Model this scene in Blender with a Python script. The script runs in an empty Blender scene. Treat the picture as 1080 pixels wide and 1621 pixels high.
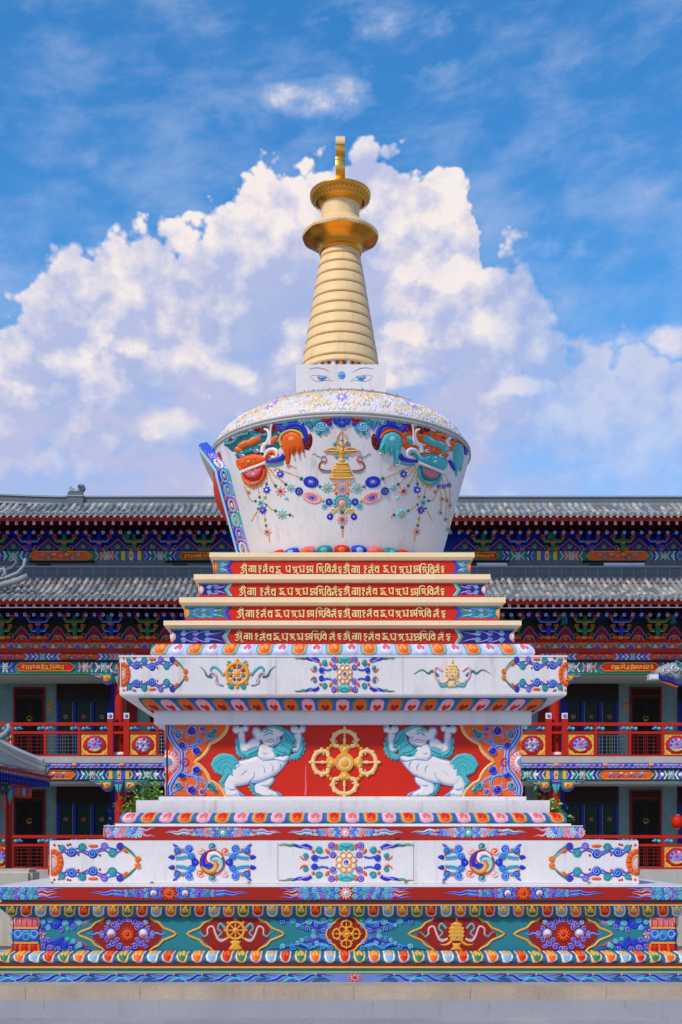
import bpy, bmesh, math, random
from math import sin, cos, pi, radians, sqrt, atan, atan2
from mathutils import Vector, Matrix
from mathutils.geometry import delaunay_2d_cdt
import numpy as np
random.seed(7)
S = bpy.context.scene
C = S.collection

# ---------------------------------------------------------------- camera, sky, sun, exposure
F, VX, VY = 1900.0, 515.0, 1318.0      # focal length and vanishing point of the photograph, photo pixels
DC, CAMX, EYE = 14.0, -0.176, 1.6      # distance to the stupa's axis, metres
cam = bpy.data.cameras.new('camera'); co = bpy.data.objects.new('camera', cam); C.objects.link(co)
co.location = (CAMX, -DC, EYE); co.rotation_euler = (radians(90), 0, 0)
cam.sensor_fit = 'HORIZONTAL'; cam.sensor_width = 36; cam.lens = 36*F/1080
cam.shift_x = (540-VX)/1080; cam.shift_y = (VY-810.5)/1080
cam.clip_start = .1; cam.clip_end = 6000
S.camera = co
S.view_settings.view_transform = 'Standard'; S.view_settings.look = 'None'
S.cycles.max_bounces = 5; S.cycles.diffuse_bounces = 3; S.cycles.glossy_bounces = 3; S.cycles.adaptive_threshold = .02
S.view_settings.exposure = -0.08; S.view_settings.gamma = 1
SUN_EL, SUN_AZ = radians(44), radians(-38)      # azimuth from behind the camera, towards the left
sd = bpy.data.lights.new('sun', 'SUN'); sd.energy = 3.1; sd.angle = radians(5); sd.color = (1, .90, .76)
so = bpy.data.objects.new('sun', sd); C.objects.link(so)
sv = Vector((sin(SUN_AZ)*cos(SUN_EL), -cos(SUN_AZ)*cos(SUN_EL), sin(SUN_EL)))
so.rotation_euler = sv.to_track_quat('Z', 'Y').to_euler()

def lin(h):
    h = h.lstrip('#'); o = []
    for i in (0, 2, 4):
        c = int(h[i:i+2], 16)/255
        o.append(c/12.92 if c <= .04045 else ((c+.055)/1.055)**2.4)
    return (*o, 1)

W = bpy.data.worlds.new('World'); S.world = W; W.use_nodes = True
nt = W.node_tree; N = nt.nodes; L = nt.links
for n in list(N): N.remove(n)
def mk(t, **k):
    n = N.new(t)
    for a, b in k.items(): setattr(n, a, b)
    return n
def put(sock, v):
    if hasattr(v, 'is_output') or isinstance(v, bpy.types.NodeSocket): L.new(v, sock)
    else: sock.default_value = v
def M_(op, a, b=None, c=None, clamp=False):
    n = mk('ShaderNodeMath', operation=op, use_clamp=clamp); put(n.inputs[0], a)
    if b is not None: put(n.inputs[1], b)
    if c is not None: put(n.inputs[2], c)
    return n.outputs[0]
def ss(x, lo, hi):
    n = mk('ShaderNodeMapRange', interpolation_type='SMOOTHSTEP'); put(n.inputs[0], x)
    put(n.inputs[1], lo); put(n.inputs[2], hi); return n.outputs[0]
def comb(x, y, z=0.):
    n = mk('ShaderNodeCombineXYZ'); put(n.inputs[0], x); put(n.inputs[1], y); put(n.inputs[2], z); return n.outputs[0]
def noise(v, sc, det=8, rough=.55, dist=0., off=None):
    if off: 
        a = mk('ShaderNodeVectorMath', operation='ADD'); put(a.inputs[0], v); a.inputs[1].default_value = off; v = a.outputs[0]
    n = mk('ShaderNodeTexNoise'); put(n.inputs['Vector'], v); n.inputs['Scale'].default_value = sc
    n.inputs['Detail'].default_value = det; n.inputs['Roughness'].default_value = rough; n.inputs['Distortion'].default_value = dist
    return n.outputs['Fac']
def mixc(f, a, b):
    n = mk('ShaderNodeMix', data_type='RGBA'); put(n.inputs[0], f); put(n.inputs[6], a); put(n.inputs[7], b); return n.outputs[2]
tc = mk('ShaderNodeTexCoord'); sp = mk('ShaderNodeSeparateXYZ'); L.new(tc.outputs['Generated'], sp.inputs[0])
dx, dy, dz = sp.outputs
az = M_('ARCTAN2', dx, dy)                                   # 0 = straight ahead over the stupa
hor = M_('SQRT', M_('ADD', M_('MULTIPLY', dx, dx), M_('MULTIPLY', dy, dy)))
el = M_('DIVIDE', dz, M_('MAXIMUM', hor, .15))               # tangent of the elevation
P = comb(az, el)
def A_(px): return atan((px-VX)/F)
def E_(px, y): return (VY-y)/F*cos(A_(px))
# the crest line of the big cumulus bank, as elevation over azimuth
crest = [(-80, 520), (0, 470), (40, 430), (68, 380), (95, 355), (160, 345), (230, 335), (296, 330), (322, 310), (345, 275), (400, 245), (450, 230),
         (500, 218), (540, 214), (580, 200), (620, 214), (655, 236), (700, 228), (738, 248), (752, 300), (764, 352), (796, 352), (836, 372), (856, 430), (900, 480), (950, 500), (1000, 510), (1080, 500), (1200, 500)]
def fcurve(x, pts, x0, x1, y0, y1):
    n = mk('ShaderNodeFloatCurve'); cu = n.mapping.curves[0]
    q = [((A_(a)-x0)/(x1-x0), (E_(a, b)-y0)/(y1-y0)) for a, b in pts]
    while len(cu.points) < len(q): cu.points.new(.5, .5)
    for p, (a, b) in zip(cu.points, q): p.location = (a, b); p.handle_type = 'AUTO'
    n.mapping.update()
    put(n.inputs['Value'], M_('DIVIDE', M_('SUBTRACT', x, x0), x1-x0, clamp=True))
    return M_('ADD', M_('MULTIPLY', n.outputs[0], y1-y0), y0)
X0, X1 = A_(-90), A_(1210)
# puffy displacement of the look-up point
vor = mk('ShaderNodeTexVoronoi', feature='SMOOTH_F1'); put(vor.inputs['Vector'], P)
vor.inputs['Scale'].default_value = 34; vor.inputs['Smoothness'].default_value = .25
vor.inputs['Detail'].default_value = 2.5; vor.inputs['Roughness'].default_value = .55
puff = vor.outputs['Distance']
n1 = noise(P, 22, 7, .6); n1b = noise(P, 22, 7, .6, off=(.010, -.014, 0))
n2 = noise(P, 7, 6, .55, .3, off=(3.3, 1.7, 0)); n2b = noise(P, 7, 6, .55, .3, off=(3.33, 1.66, 0))
n3 = noise(comb(M_('MULTIPLY', az, .62), M_('ADD', el, M_('MULTIPLY', az, -.15))), 20, 7, .62, .15, off=(9, 4, 0))
n4 = noise(P, 5, 4, .5, 0, off=(5, 9, 0))
cr = fcurve(az, crest, X0, X1, 0., .7)
dist = M_('SUBTRACT', cr, el)                                # >0 inside the bank
rag = M_('ADD', M_('MULTIPLY', M_('SUBTRACT', .66, puff), .044), M_('MULTIPLY', M_('SUBTRACT', n1, .5), .036))
edge = M_('ADD', dist, rag)
soft = M_('MAXIMUM', ss(az, A_(360), A_(60)), M_('MULTIPLY', ss(az, A_(770), A_(860)), 3.))
hard = M_('DIVIDE', M_('ADD', edge, .002), M_('ADD', .009, M_('MULTIPLY', soft, .004)), clamp=True)
# inside: bright crown fading downward to a lavender veil, with lit lumps
lum = M_('MULTIPLY', M_('SUBTRACT', n1, n1b), 2.6)
lum2 = M_('MULTIPLY', M_('SUBTRACT', n2, n2b), 2.2)
crown = ss(M_('ADD', dist, M_('ADD', M_('MULTIPLY', M_('SUBTRACT', n2, .5), .16), M_('MULTIPLY', M_('SUBTRACT', n1, .5), .05))), .21, .06)
lumps = ss(M_('ADD', n2, M_('MULTIPLY', n1, .5)), .68, .98)
veil = ss(M_('ADD', dist, M_('MULTIPLY', n4, .08)), -.02, .24)
bright = M_('ADD', M_('MULTIPLY', crown, .74), M_('ADD', M_('MULTIPLY', lumps, .42), M_('ADD', M_('MULTIPLY', M_('SUBTRACT', .52, puff), .7), M_('ADD', lum, lum2))), clamp=True)
a2 = None
for (bx_, by_, rx_, ry_) in ((655, 515, 85, 46), (350, 590, 80, 34), (272, 672, 80, 44), (22, 612, 66, 26), (700, 430, 100, 52), (95, 572, 60, 36), (470, 560, 60, 30), (200, 545, 70, 30), (640, 600, 70, 26), (830, 610, 90, 24)):
    u_ = M_('MULTIPLY', M_('SUBTRACT', az, A_(bx_)), F/rx_); v_ = M_('MULTIPLY', M_('SUBTRACT', el, E_(bx_, by_)), F/ry_)
    g_b = M_('SUBTRACT', 1., M_('ADD', M_('MULTIPLY', u_, u_), M_('MULTIPLY', v_, v_)), clamp=True)
    a2 = g_b if a2 is None else M_('MAXIMUM', a2, g_b)
bright = M_('ADD', bright, M_('MULTIPLY', M_('DIVIDE', M_('SUBTRACT', n1, M_('SUBTRACT', .66, M_('MULTIPLY', a2, .36))), .22, clamp=True), M_('MULTIPLY', a2, 1.1, clamp=True)), clamp=True)
cloudcol = mixc(bright, lin('#bcc5ea'), lin('#fdf3f1'))
pink = M_('MULTIPLY', ss(el, .60, .30), ss(n2, .45, .7))
cloudcol = mixc(M_('MULTIPLY', pink, .35), cloudcol, lin('#f5dfe2'))
# thin spots in the bank where the blue shows through
thin = M_('MULTIPLY', ss(dist, .06, .18), ss(M_('ADD', n3, M_('MULTIPLY', n2, .3)), .72, .52))
thinr = M_('MULTIPLY', ss(az, A_(740), A_(900)), .42)
bankcov = M_('MULTIPLY', hard, M_('SUBTRACT', 1.0, M_('ADD', M_('MULTIPLY', thin, .34), thinr), clamp=True))
# wisps above the bank
acc = None
for (bx_, by_, rx_, ry_, w_) in ((515, 155, 160, 60, .80), (600, 40, 260, 60, .60), (650, 115, 150, 50, .60), (160, 262, 80, 62, .50), (285, 270, 70, 34, .46), (370, 200, 70, 36, .36), (890, 290, 150, 56, .60), (960, 240, 90, 80, .46),
        (1040, 310, 90, 60, .48), (890, 395, 110, 50, .62), (1030, 545, 150, 50, .95), (950, 545, 70, 26, .5), (880, 465, 120, 34, .5), (60, 340, 90, 60, .22), (1000, 430, 80, 40, .35), (840, 60, 200, 60, .22)):
    ca_ = cos(A_(bx_))**2; u_ = M_('MULTIPLY', M_('SUBTRACT', az, A_(bx_)), F/rx_/ca_); v_ = M_('MULTIPLY', M_('SUBTRACT', el, E_(bx_, by_)), F/ry_)
    g_b = M_('MULTIPLY', M_('SUBTRACT', 1., M_('ADD', M_('MULTIPLY', u_, u_), M_('MULTIPLY', v_, v_)), clamp=True), w_)
    acc = g_b if acc is None else M_('MAXIMUM', acc, g_b)
thr = M_('SUBTRACT', .68, M_('MULTIPLY', acc, .42)); nm = M_('ADD', M_('MULTIPLY', n3, .6), M_('MULTIPLY', n1, .4))
wisp = M_('DIVIDE', M_('SUBTRACT', nm, thr), .26, clamp=True)
wisp = M_('MULTIPLY', wisp, M_('MULTIPLY', acc, 1.75, clamp=True))
bgw = M_('MULTIPLY', ss(M_('ADD', n3, M_('MULTIPLY', ss(el, .75, .35), .10)), .42, .8), .42)
wisp = M_('MAXIMUM', wisp, bgw)
cov = M_('MAXIMUM', bankcov, M_('MULTIPLY', wisp, M_('SUBTRACT', 1., hard)))
cov = M_('MAXIMUM', cov, M_('MULTIPLY', ss(el, .36, .20), .80))
wc = mixc(hard, mixc(ss(wisp, .3, .8), lin('#b9cdf2'), lin('#f1eaf3')), cloudcol)
wc = mixc(M_('MULTIPLY', ss(el, .42, .22), .62), wc, lin('#c3c4ea'))
sky = mk('ShaderNodeTexSky', sky_type='NISHITA'); sky.sun_disc = False
sky.sun_elevation = SUN_EL; sky.sun_rotation = pi + SUN_AZ*-1 if False else pi - SUN_AZ
sky.altitude = 1800; sky.air_density = 1.5; sky.dust_density = .3; sky.ozone_density = 4
hs = mk('ShaderNodeHueSaturation'); hs.inputs['Saturation'].default_value = 1.32; hs.inputs['Value'].default_value = 1.7; L.new(sky.outputs[0], hs.inputs['Color'])
bg1 = mk('ShaderNodeBackground'); L.new(hs.outputs[0], bg1.inputs[0]); bg1.inputs[1].default_value = .115
bg2 = mk('ShaderNodeBackground'); L.new(wc, bg2.inputs[0]); bg2.inputs[1].default_value = 1.0
mx = mk('ShaderNodeMixShader'); L.new(cov, mx.inputs[0]); L.new(bg1.outputs[0], mx.inputs[1]); L.new(bg2.outputs[0], mx.inputs[2])
ow = mk('ShaderNodeOutputWorld'); L.new(mx.outputs[0], ow.inputs[0])
W.cycles.sampling_method = 'MANUAL'; W.cycles.sample_map_resolution = 512

# ---------------------------------------------------------------- materials
MATS = {}
def paint(name, hexc, rough=.5, mott=.12, grain=.10, dirt=0., dirtc='#6b5d4c', metal=0., bump=.15, sc=1.0, dcol=None):
    m = bpy.data.materials.new(name); m.use_nodes = True
    t = m.node_tree; b = t.nodes['Principled BSDF']; n_ = t.nodes; l = t.links
    c = lin(hexc)
    tcn = n_.new('ShaderNodeTexCoord')
    a = n_.new('ShaderNodeTexNoise'); a.inputs['Scale'].default_value = 2.2*sc; a.inputs['Detail'].default_value = 5
    g = n_.new('ShaderNodeTexNoise'); g.inputs['Scale'].default_value = 75*sc; g.inputs['Detail'].default_value = 3
    l.new(tcn.outputs['Object'], a.inputs['Vector']); l.new(tcn.outputs['Object'], g.inputs['Vector'])
    def mth(op, x, y):
        q = n_.new('ShaderNodeMath'); q.operation = op
        for i, v in enumerate((x, y)):
            if isinstance(v, float): q.inputs[i].default_value = v
            else: l.new(v, q.inputs[i])
        return q.outputs[0]
    v = mth('ADD', mth('MULTIPLY', mth('SUBTRACT', a.outputs[0], .5), mott*2.4), mth('MULTIPLY', mth('SUBTRACT', g.outputs[0], .5), grain*3.2))
    v = mth('ADD', v, 1.0)
    vm = n_.new('ShaderNodeVectorMath'); vm.operation = 'SCALE'; vm.inputs[0].default_value = c[:3]; l.new(v, vm.inputs['Scale'])
    out = vm.outputs[0]
    if dirt:
        mp = n_.new('ShaderNodeMapping'); mp.inputs['Scale'].default_value = (5, 5, .8); l.new(tcn.outputs['Object'], mp.inputs[0])
        d = n_.new('ShaderNodeTexNoise'); d.inputs['Scale'].default_value = 1.6*sc; d.inputs['Detail'].default_value = 7; d.inputs['Roughness'].default_value = .7
        l.new(mp.outputs[0], d.inputs['Vector'])
        r = n_.new('ShaderNodeMapRange'); r.interpolation_type = 'SMOOTHSTEP'
        r.inputs[1].default_value = .5; r.inputs[2].default_value = .78; r.inputs[4].default_value = dirt; l.new(d.outputs[0], r.inputs[0])
        x = n_.new('ShaderNodeMix'); x.data_type = 'RGBA'; l.new(r.outputs[0], x.inputs[0]); l.new(out, x.inputs[6]); x.inputs[7].default_value = lin(dirtc)
        out = x.outputs[2]
    l.new(out, b.inputs['Base Color'])
    b.inputs['Specular IOR Level'].default_value = .22; b.inputs['Roughness'].default_value = rough; b.inputs['Metallic'].default_value = metal
    if bump:
        bp = n_.new('ShaderNodeBump'); bp.inputs['Strength'].default_value = bump; bp.inputs['Distance'].default_value = .004
        l.new(g.outputs[0], bp.inputs['Height']); l.new(bp.outputs[0], b.inputs['Normal'])
    MATS[name] = m
    return m
for a_ in [('white', '#e2dcd9', .6, .10, .12, .50, '#a5937f'), ('marble', '#e4dedb', .45, .07, .08, .36, '#b5a28c'), ('cream', '#f8dcb0', .5, .07, .06, .14, '#a98453'),
           ('ltgrey', '#b9b6ae', .7, .12, .12, .3), ('granite', '#b8a58e', .7, .25, .16, .3), ('greystone', '#a2a2a4', .75, .12, .12, .2), ('seam', '#8a8172', .8),
           ('red', '#cc2814', .5, .08, .05, .15, '#8a2a1c'), ('darkred', '#93231b', .5), ('brickred', '#aa2418', .5, .1, .05, .2, '#6f2418'), ('maroon', '#5e1a16', .6), ('orange', '#ec6420', .45, .08, .06), ('ltorange', '#f39a52', .5),
           ('blue', '#2436b4', .42, .10, .07), ('navy', '#1b2f78', .45), ('royal', '#3a5ad0', .42), ('ltblue', '#7fb0e0', .5), ('sky', '#4f9bd2', .5),
           ('teal', '#2a7f88', .5, .08, .06, .12, '#4e6a66'), ('tealdk', '#256a74', .5), ('aqua', '#4cb4b8', .45), ('ltaqua', '#9ad2d2', .5), ('green', '#2f7d58', .5), ('lime', '#9fb35a', .5),
           ('pink', '#ecb0ae', .5), ('rose', '#dc6f78', .5), ('lilac', '#a795dc', .5), ('purple', '#6a4cb4', .5), ('yellow', '#e8b64e', .45), ('gold', '#e6a63c', .35, .10, .10),
           ('wavebg', '#6c86c8', .5), ('palegold', '#eec88a', .4, .06, .08), ('crystal', '#dcdcec', .5), ('offwhite', '#efe6e2', .5), ('black', '#10100f', .6), ('paleblue', '#c3cbe6', .5), ('grey', '#77777a', .6)]:
    paint(*a_)
paint('gilt', '#f3b04a', .30, .10, .06, metal=1., bump=.25)
paint('giltdark', '#ea9c34', .22, .25, .10, metal=1., bump=.6)
paint('giltpale', '#f0cc94', .45, .10, .05, .5, '#b98f55', metal=.0, bump=.1)
for k_ in ('gilt', 'giltdark'): MATS[k_].node_tree.nodes['Principled BSDF'].inputs['Specular IOR Level'].default_value = .5

# ---------------------------------------------------------------- mesh helpers
class Plane:
    """an upright plane facing the camera at distance d; x, y measured on the photograph, h = relief"""
    def __init__(s, d, hs=1.): s.d = d; s.k = d/F; s.hs = hs
    def __call__(s, x, y, h=0.):
        h *= s.hs; return (CAMX+(x-VX)*s.k, s.d-DC-h*s.k, EYE+(VY-y)*s.k)
def hw_of(p): return p*DC/(F+p)              # half-width of a square tier whose front face spans 2p
def Face(p, hs=.7): return Plane(DC-hw_of(p), hs)
JA, JB, JZ = 1.107, .28, 4.54                # bell vessel: r = JA + JB (z - JZ)
def Jar(x, y, h=0.):
    ax, az_ = (x-VX)/F, (VY-y)/F
    # |(CAMX+ax t, -DC+t)| = a + b (EYE+az t)
    a0 = JA+JB*(EYE-JZ); b0 = JB*az_
    A = ax*ax+1-b0*b0; B = 2*(CAMX*ax-DC)-2*a0*b0; Cc = CAMX*CAMX+DC*DC-a0*a0
    D = B*B-4*A*Cc
    t = (-B-sqrt(max(D, 0)))/(2*A)
    X, Y, Z = CAMX+ax*t, -DC+t, EYE+az_*t
    if Z > 5.922: return Jar(x, y+(Z-5.915)*150+.4, h)
    r = sqrt(X*X+Y*Y) or 1; q = h*DC/F*.62
    return (X+X/r*q, Y+Y/r*q, Z-.27*q)
def tr(m, ox=0., oy=0., sx=1., sy=1., rot=0., hs=1.):
    c, s_ = cos(rot), sin(rot)
    def f(x, y, h=0.):
        x, y = x*sx, y*sy
        return m(ox+x*c-y*s_, oy+x*s_+y*c, h*hs)
    return f
def smooth(pts, n=4, closed=True):
    o = []; k = len(pts)
    rng = range(k) if closed else range(k-1)
    for i in rng:
        if closed: p = [pts[(i+j-1) % k] for j in range(4)]
        else: p = [pts[max(0, min(k-1, i+j-1))] for j in range(4)]
        for q in range(n):
            t = q/n
            o.append(tuple(.5*(2*p[1][a]+(p[2][a]-p[0][a])*t+(2*p[0][a]-5*p[1][a]+4*p[2][a]-p[3][a])*t*t+(-p[0][a]+3*p[1][a]-3*p[2][a]+p[3][a])*t**3) for a in (0, 1)))
    if not closed: o.append(tuple(pts[-1][:2]))
    return o
class MB:
    def __init__(s): s.v = []; s.f = []; s.mi = []; s.names = []; s.flat = set()
    def mat(s, n):
        if n not in s.names: s.names.append(n)
        return s.names.index(n)
    def face(s, idx, m, flat=False):
        s.f.append(idx); s.mi.append(s.mat(m))
        if flat: s.flat.add(len(s.f)-1)
    def add(s, vs, fs, m, flat=False):
        o = len(s.v); s.v += [tuple(q) for q in vs]
        for f in fs: s.face([i+o for i in f], m, flat)
    def box(s, a, b, m):
        (x0, y0, z0), (x1, y1, z1) = a, b
        s.add([(x0, y0, z0), (x1, y0, z0), (x1, y1, z0), (x0, y1, z0), (x0, y0, z1), (x1, y0, z1), (x1, y1, z1), (x0, y1, z1)],
              [(0, 3, 2, 1), (4, 5, 6, 7), (0, 1, 5, 4), (1, 2, 6, 5), (2, 3, 7, 6), (3, 0, 4, 7)], m, True)
    def pbox(s, m, x0, y0, x1, y1, h0, h1, c):      # box on a plane, photo measures, y down
        a = m(x0, y1, h0); b = m(x1, y0, h1)
        s.box((a[0], min(a[1], b[1]), a[2]), (b[0], max(a[1], b[1]), b[2]), c)
    def grid(s, rows, m, closed=False, flat=False):
        o = len(s.v); n = len(rows[0])
        for r in rows: s.v += [tuple(q) for q in r]
        for i in range(len(rows)-1):
            for j in range(n if closed else n-1):
                k = (j+1) % n
                s.face([o+i*n+j, o+i*n+k, o+(i+1)*n+k, o+(i+1)*n+j], m, flat)
    def fill(s, mp, pts, c, h=1.5, w=2.5, sm=3, g=None, z0=-.3):
        """raised pillow over a closed outline"""
        if sm: pts = smooth(pts, sm)
        P2 = np.array(pts, float)
        mn, mxx = P2.min(0), P2.max(0); size = max(mxx-mn)
        g = g or max(size/11, 1.1); g = min(g, max(.8, min(mxx-mn)/2.6))
        # resample the outline
        out = []
        for i in range(len(P2)):
            a, b = P2[i], P2[(i+1) % len(P2)]; l_ = np.linalg.norm(b-a); k = max(1, int(l_/(g*1.6)))
            for j in range(k): out.append(a+(b-a)*j/k)
        out = np.array(out)
        A_p, B_p = out, np.roll(out, -1, 0)
        xs = np.arange(mn[0]+g*.5, mxx[0], g); ys = np.arange(mn[1]+g*.5, mxx[1], g)
        G = np.array([(x+(g*.5 if j % 2 else 0), y) for j, y in enumerate(ys) for x in xs])
        if len(G):
            AB = B_p-A_p; L2 = (AB**2).sum(1)+1e-9
            t = np.clip(((G[:, None]-A_p[None])*AB[None]).sum(2)/L2[None], 0, 1)
            d = np.sqrt((((A_p[None]+t[..., None]*AB[None])-G[:, None])**2).sum(2)).min(1)
            ca = ((A_p[None, :, 1] > G[:, None, 1]) != (B_p[None, :, 1] > G[:, None, 1]))
            with np.errstate(divide='ignore', invalid='ignore'):
                xi = (B_p[None, :, 0]-A_p[None, :, 0])*(G[:, None, 1]-A_p[None, :, 1])/(B_p[None, :, 1]-A_p[None, :, 1]+1e-12)+A_p[None, :, 0]
            ins = ((ca & (G[:, None, 0] < xi)).sum(1) % 2 == 1) & (d > g*.35)
            G = G[ins]
        pv = [Vector(q) for q in out]+[Vector(q) for q in G]
        ne = len(out)
        r = delaunay_2d_cdt(pv, [(i, (i+1) % ne) for i in range(ne)], [], 1, 1e-5)
        vs = []
        for q in r[0]:
            q2 = np.array(q); t = np.clip(((q2-A_p)*(B_p-A_p)).sum(1)/(((B_p-A_p)**2).sum(1)+1e-9), 0, 1)
            d = sqrt((((A_p+t[:, None]*(B_p-A_p))-q2)**2).sum(1).min())
            e = min(d/w, 1); vs.append(mp(q[0], q[1], z0+(h-z0)*sqrt(max(0, 1-(1-e)**2))))
        s.add(vs, [list(f) for f in r[2]], c)
    def disc(s, mp, x, y, rx, c, h=1.5, ry=None, z0=-.2, n=12, a=0., rings=3, flat=.0):
        ry = ry or rx; rows = []; ca, sa = cos(a), sin(a)
        for i in range(rings+1):
            q = i/rings; th = q*pi/2; rr = cos(th)*(1-flat)+flat*(1 if i < rings else 0); hh = z0+(h-z0)*sin(th)
            if i == rings: rr = 0
            rows.append([mp(x+rx*rr*cos(2*pi*j/n)*ca-ry*rr*sin(2*pi*j/n)*sa, y+rx*rr*cos(2*pi*j/n)*sa+ry*rr*sin(2*pi*j/n)*ca, hh) for j in range(n)])
        top = rows.pop(); o = len(s.v); s.grid(rows, c, closed=True)
        b = len(s.v)-n; s.v.append(tuple(top[0])); k = len(s.v)-1
        for j in range(n): s.face([b+j, b+(j+1) % n, k], c)
    def stroke(s, mp, path, w, c, h=1.5, z0=-.2, sm=3, w1=None, closed=False, taper=0):
        """half-round ribbon; w may be a function of 0..1"""
        if sm and len(path) > 2: path = smooth(path, sm, closed)
        n = len(path); rows = []
        for i in range(n):
            p = path[i]
            a = path[(i-1) % n] if closed else path[max(i-1, 0)]; b = path[(i+1) % n] if closed else path[min(i+1, n-1)]
            tx, ty = b[0]-a[0], b[1]-a[1]; l_ = sqrt(tx*tx+ty*ty) or 1; nx, ny = -ty/l_, tx/l_
            t = i/max(1, n-1)
            ww = w(t) if callable(w) else (w if w1 is None else w+(w1-w)*t)
            if taper == 1: ww *= max(.12, 1-t**1.6)
            if taper == 2: ww *= max(.15, sin(pi*min(max(t, .03), .97))**.6)
            hh = h*min(1, .5+ww/ (w if not callable(w) else ww+.01)*.5)
            rows.append([mp(p[0]+nx*ww*.5*o, p[1]+ny*ww*.5*o, z0+(hh-z0)*q) for o, q in ((-1, 0), (-.75, .75), (0, 1), (.75, .75), (1, 0))])
        if closed: rows.append(rows[0])
        s.grid(rows, c)
    def ring(s, mp, x, y, r, w, c, h=1.5, ry=None, n=16, a=0.):
        ry = ry or r
        s.stroke(mp, [(x+r*cos(2*pi*i/n)*cos(a)-ry*sin(2*pi*i/n)*sin(a), y+r*cos(2*pi*i/n)*sin(a)+ry*sin(2*pi*i/n)*cos(a)) for i in range(n)], w, c, h, sm=0, closed=True)
    def curl(s, mp, x, y, r, c1, c2, d=1, a0=0., h=2., turns=1.35, w=None):
        """a round scroll: body disc and a lighter spiral ridge"""
        s.disc(mp, x, y, r, c1, h, n=12, rings=2)
        w = w or r*.28; n = int(13*turns)
        s.stroke(mp, [(x+(r*.93*(1-i/n*.85))*cos(a0+d*2*pi*turns*i/n), y+(r*.93*(1-i/n*.85))*sin(a0+d*2*pi*turns*i/n)) for i in range(n+1)], w, c2, h+r*.06+.4, z0=h*.2, sm=0)
    def petals(s, mp, x, y, r, n, c, h=1.5, wid=None, r0=.35, a0=0., ry=1.):
        wid = wid or 2.6*r/n
        for i in range(n):
            a = a0+2*pi*i/n; rm = r*(1+r0)/2; hl = r*(1-r0)/2
            s.disc(tr(mp, x, y, 1, ry), rm*cos(a), rm*sin(a), hl, c, h, ry=wid*.5, a=a, n=8, rings=2)
    def flower(s, mp, x, y, r, c1, c2, c3, n=8, h=1.6):
        s.disc(mp, x, y, r*.8, c1, h*.6, n=12, rings=2)
        s.petals(mp, x, y, r, n, c1, h); s.disc(mp, x, y, r*.42, c2, h+.5, n=10, rings=2); s.disc(mp, x, y, r*.2, c3, h+.9, n=8, rings=2)
    def build(s, name, parent=None, label=None, loc=None):
        me = bpy.data.meshes.new(name); off = loc or (0, 0, 0)
        me.from_pydata([(a-off[0], b-off[1], c-off[2]) for a, b, c in s.v] if loc else s.v, [], s.f)
        for n in s.names: me.materials.append(MATS[n])
        me.polygons.foreach_set('material_index', s.mi)
        me.polygons.foreach_set('use_smooth', [i not in s.flat for i in range(len(s.f))])
        me.update()
        o = bpy.data.objects.new(name, me); C.objects.link(o)
        if parent:
            o.parent = parent; q = Vector(off); p_ = parent
            base = Vector((0, 0, 0))
            while p_: base += p_.location; p_ = p_.parent
            o.location = q-base
        else: o.location = off
        if label: o['label'] = label
        return o
def thing(name, label, cat, loc=(0, 0, 0), group=None):
    o = bpy.data.objects.new(name, None); C.objects.link(o); o.location = loc; o['label'] = label; o['category'] = cat
    o.empty_display_size = .2
    if group: o['group'] = group
    return o
def tag(o, label, cat, group=None):
    o['label'] = label; o['category'] = cat
    if group: o['group'] = group
    return o
def copy_tree(o, parent=None):
    c = o.copy(); C.objects.link(c)
    if parent: c.parent = parent
    for ch in list(o.children): copy_tree(ch, c)
    return c
def bar(mb, a, b, r, m, n=6, r1=None):
    a, b = Vector(a), Vector(b); d = (b-a).normalized(); u = d.orthogonal().normalized(); v = d.cross(u); r1 = r if r1 is None else r1
    mb.grid([[tuple(p+(u*cos(2*pi*j/n)+v*sin(2*pi*j/n))*rr) for j in range(n)] for p, rr in ((a, r), (b, r1))], m, closed=True)
def tube(mb, pts, r, m, n=6):
    rows = []
    for i, p in enumerate(pts):
        p = Vector(p); d = (Vector(pts[min(i+1, len(pts)-1)])-Vector(pts[max(i-1, 0)])).normalized()
        u = d.cross(Vector((0, 1, .01))).normalized(); v = d.cross(u); rr = r(i/(len(pts)-1)) if callable(r) else r
        rows.append([tuple(p+(u*cos(2*pi*j/n)+v*sin(2*pi*j/n))*rr) for j in range(n)])
    mb.grid(rows, m, closed=True); k = len(mb.v)
    mb.face(list(range(k-n, k)), m); mb.face(list(range(k-n*len(pts), k-n*len(pts)+n)), m)
def lathe(mb, prof, m, n=48, flat=False, cx=0, cy=0):
    mb.grid([[(cx+r*cos(2*pi*j/n), cy+r*sin(2*pi*j/n), z) for j in range(n)] for r, z in prof], m, closed=True, flat=flat)
def sq(mb, segs, cap=True):
    """square-plan moulding: segs = [(hw, z, material of the face above it), ...]"""
    for (h0, z0, m), (h1, z1, _) in zip(segs, segs[1:]):
        a = [(-h0, -h0, z0), (h0, -h0, z0), (h0, h0, z0), (-h0, h0, z0)]; b = [(-h1, -h1, z1), (h1, -h1, z1), (h1, h1, z1), (-h1, h1, z1)]
        mb.grid([a, b], m, closed=True, flat=True)
    if cap:
        h, z, m = segs[-1]; mb.add([(-h, -h, z), (h, -h, z), (h, h, z), (-h, h, z)], [(0, 1, 2, 3)], m or segs[-2][2], True)
        h, z, m = segs[0]; mb.add([(-h, -h, z), (h, -h, z), (h, h, z), (-h, h, z)], [(0, 3, 2, 1)], m, True)
def T(p, y, m=None):      # photo silhouette (half-width p, height y) of a square tier -> (hw, z, material)
    h = hw_of(p); return (h, EYE+(VY-y)*(DC-h)/F, m)
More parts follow.
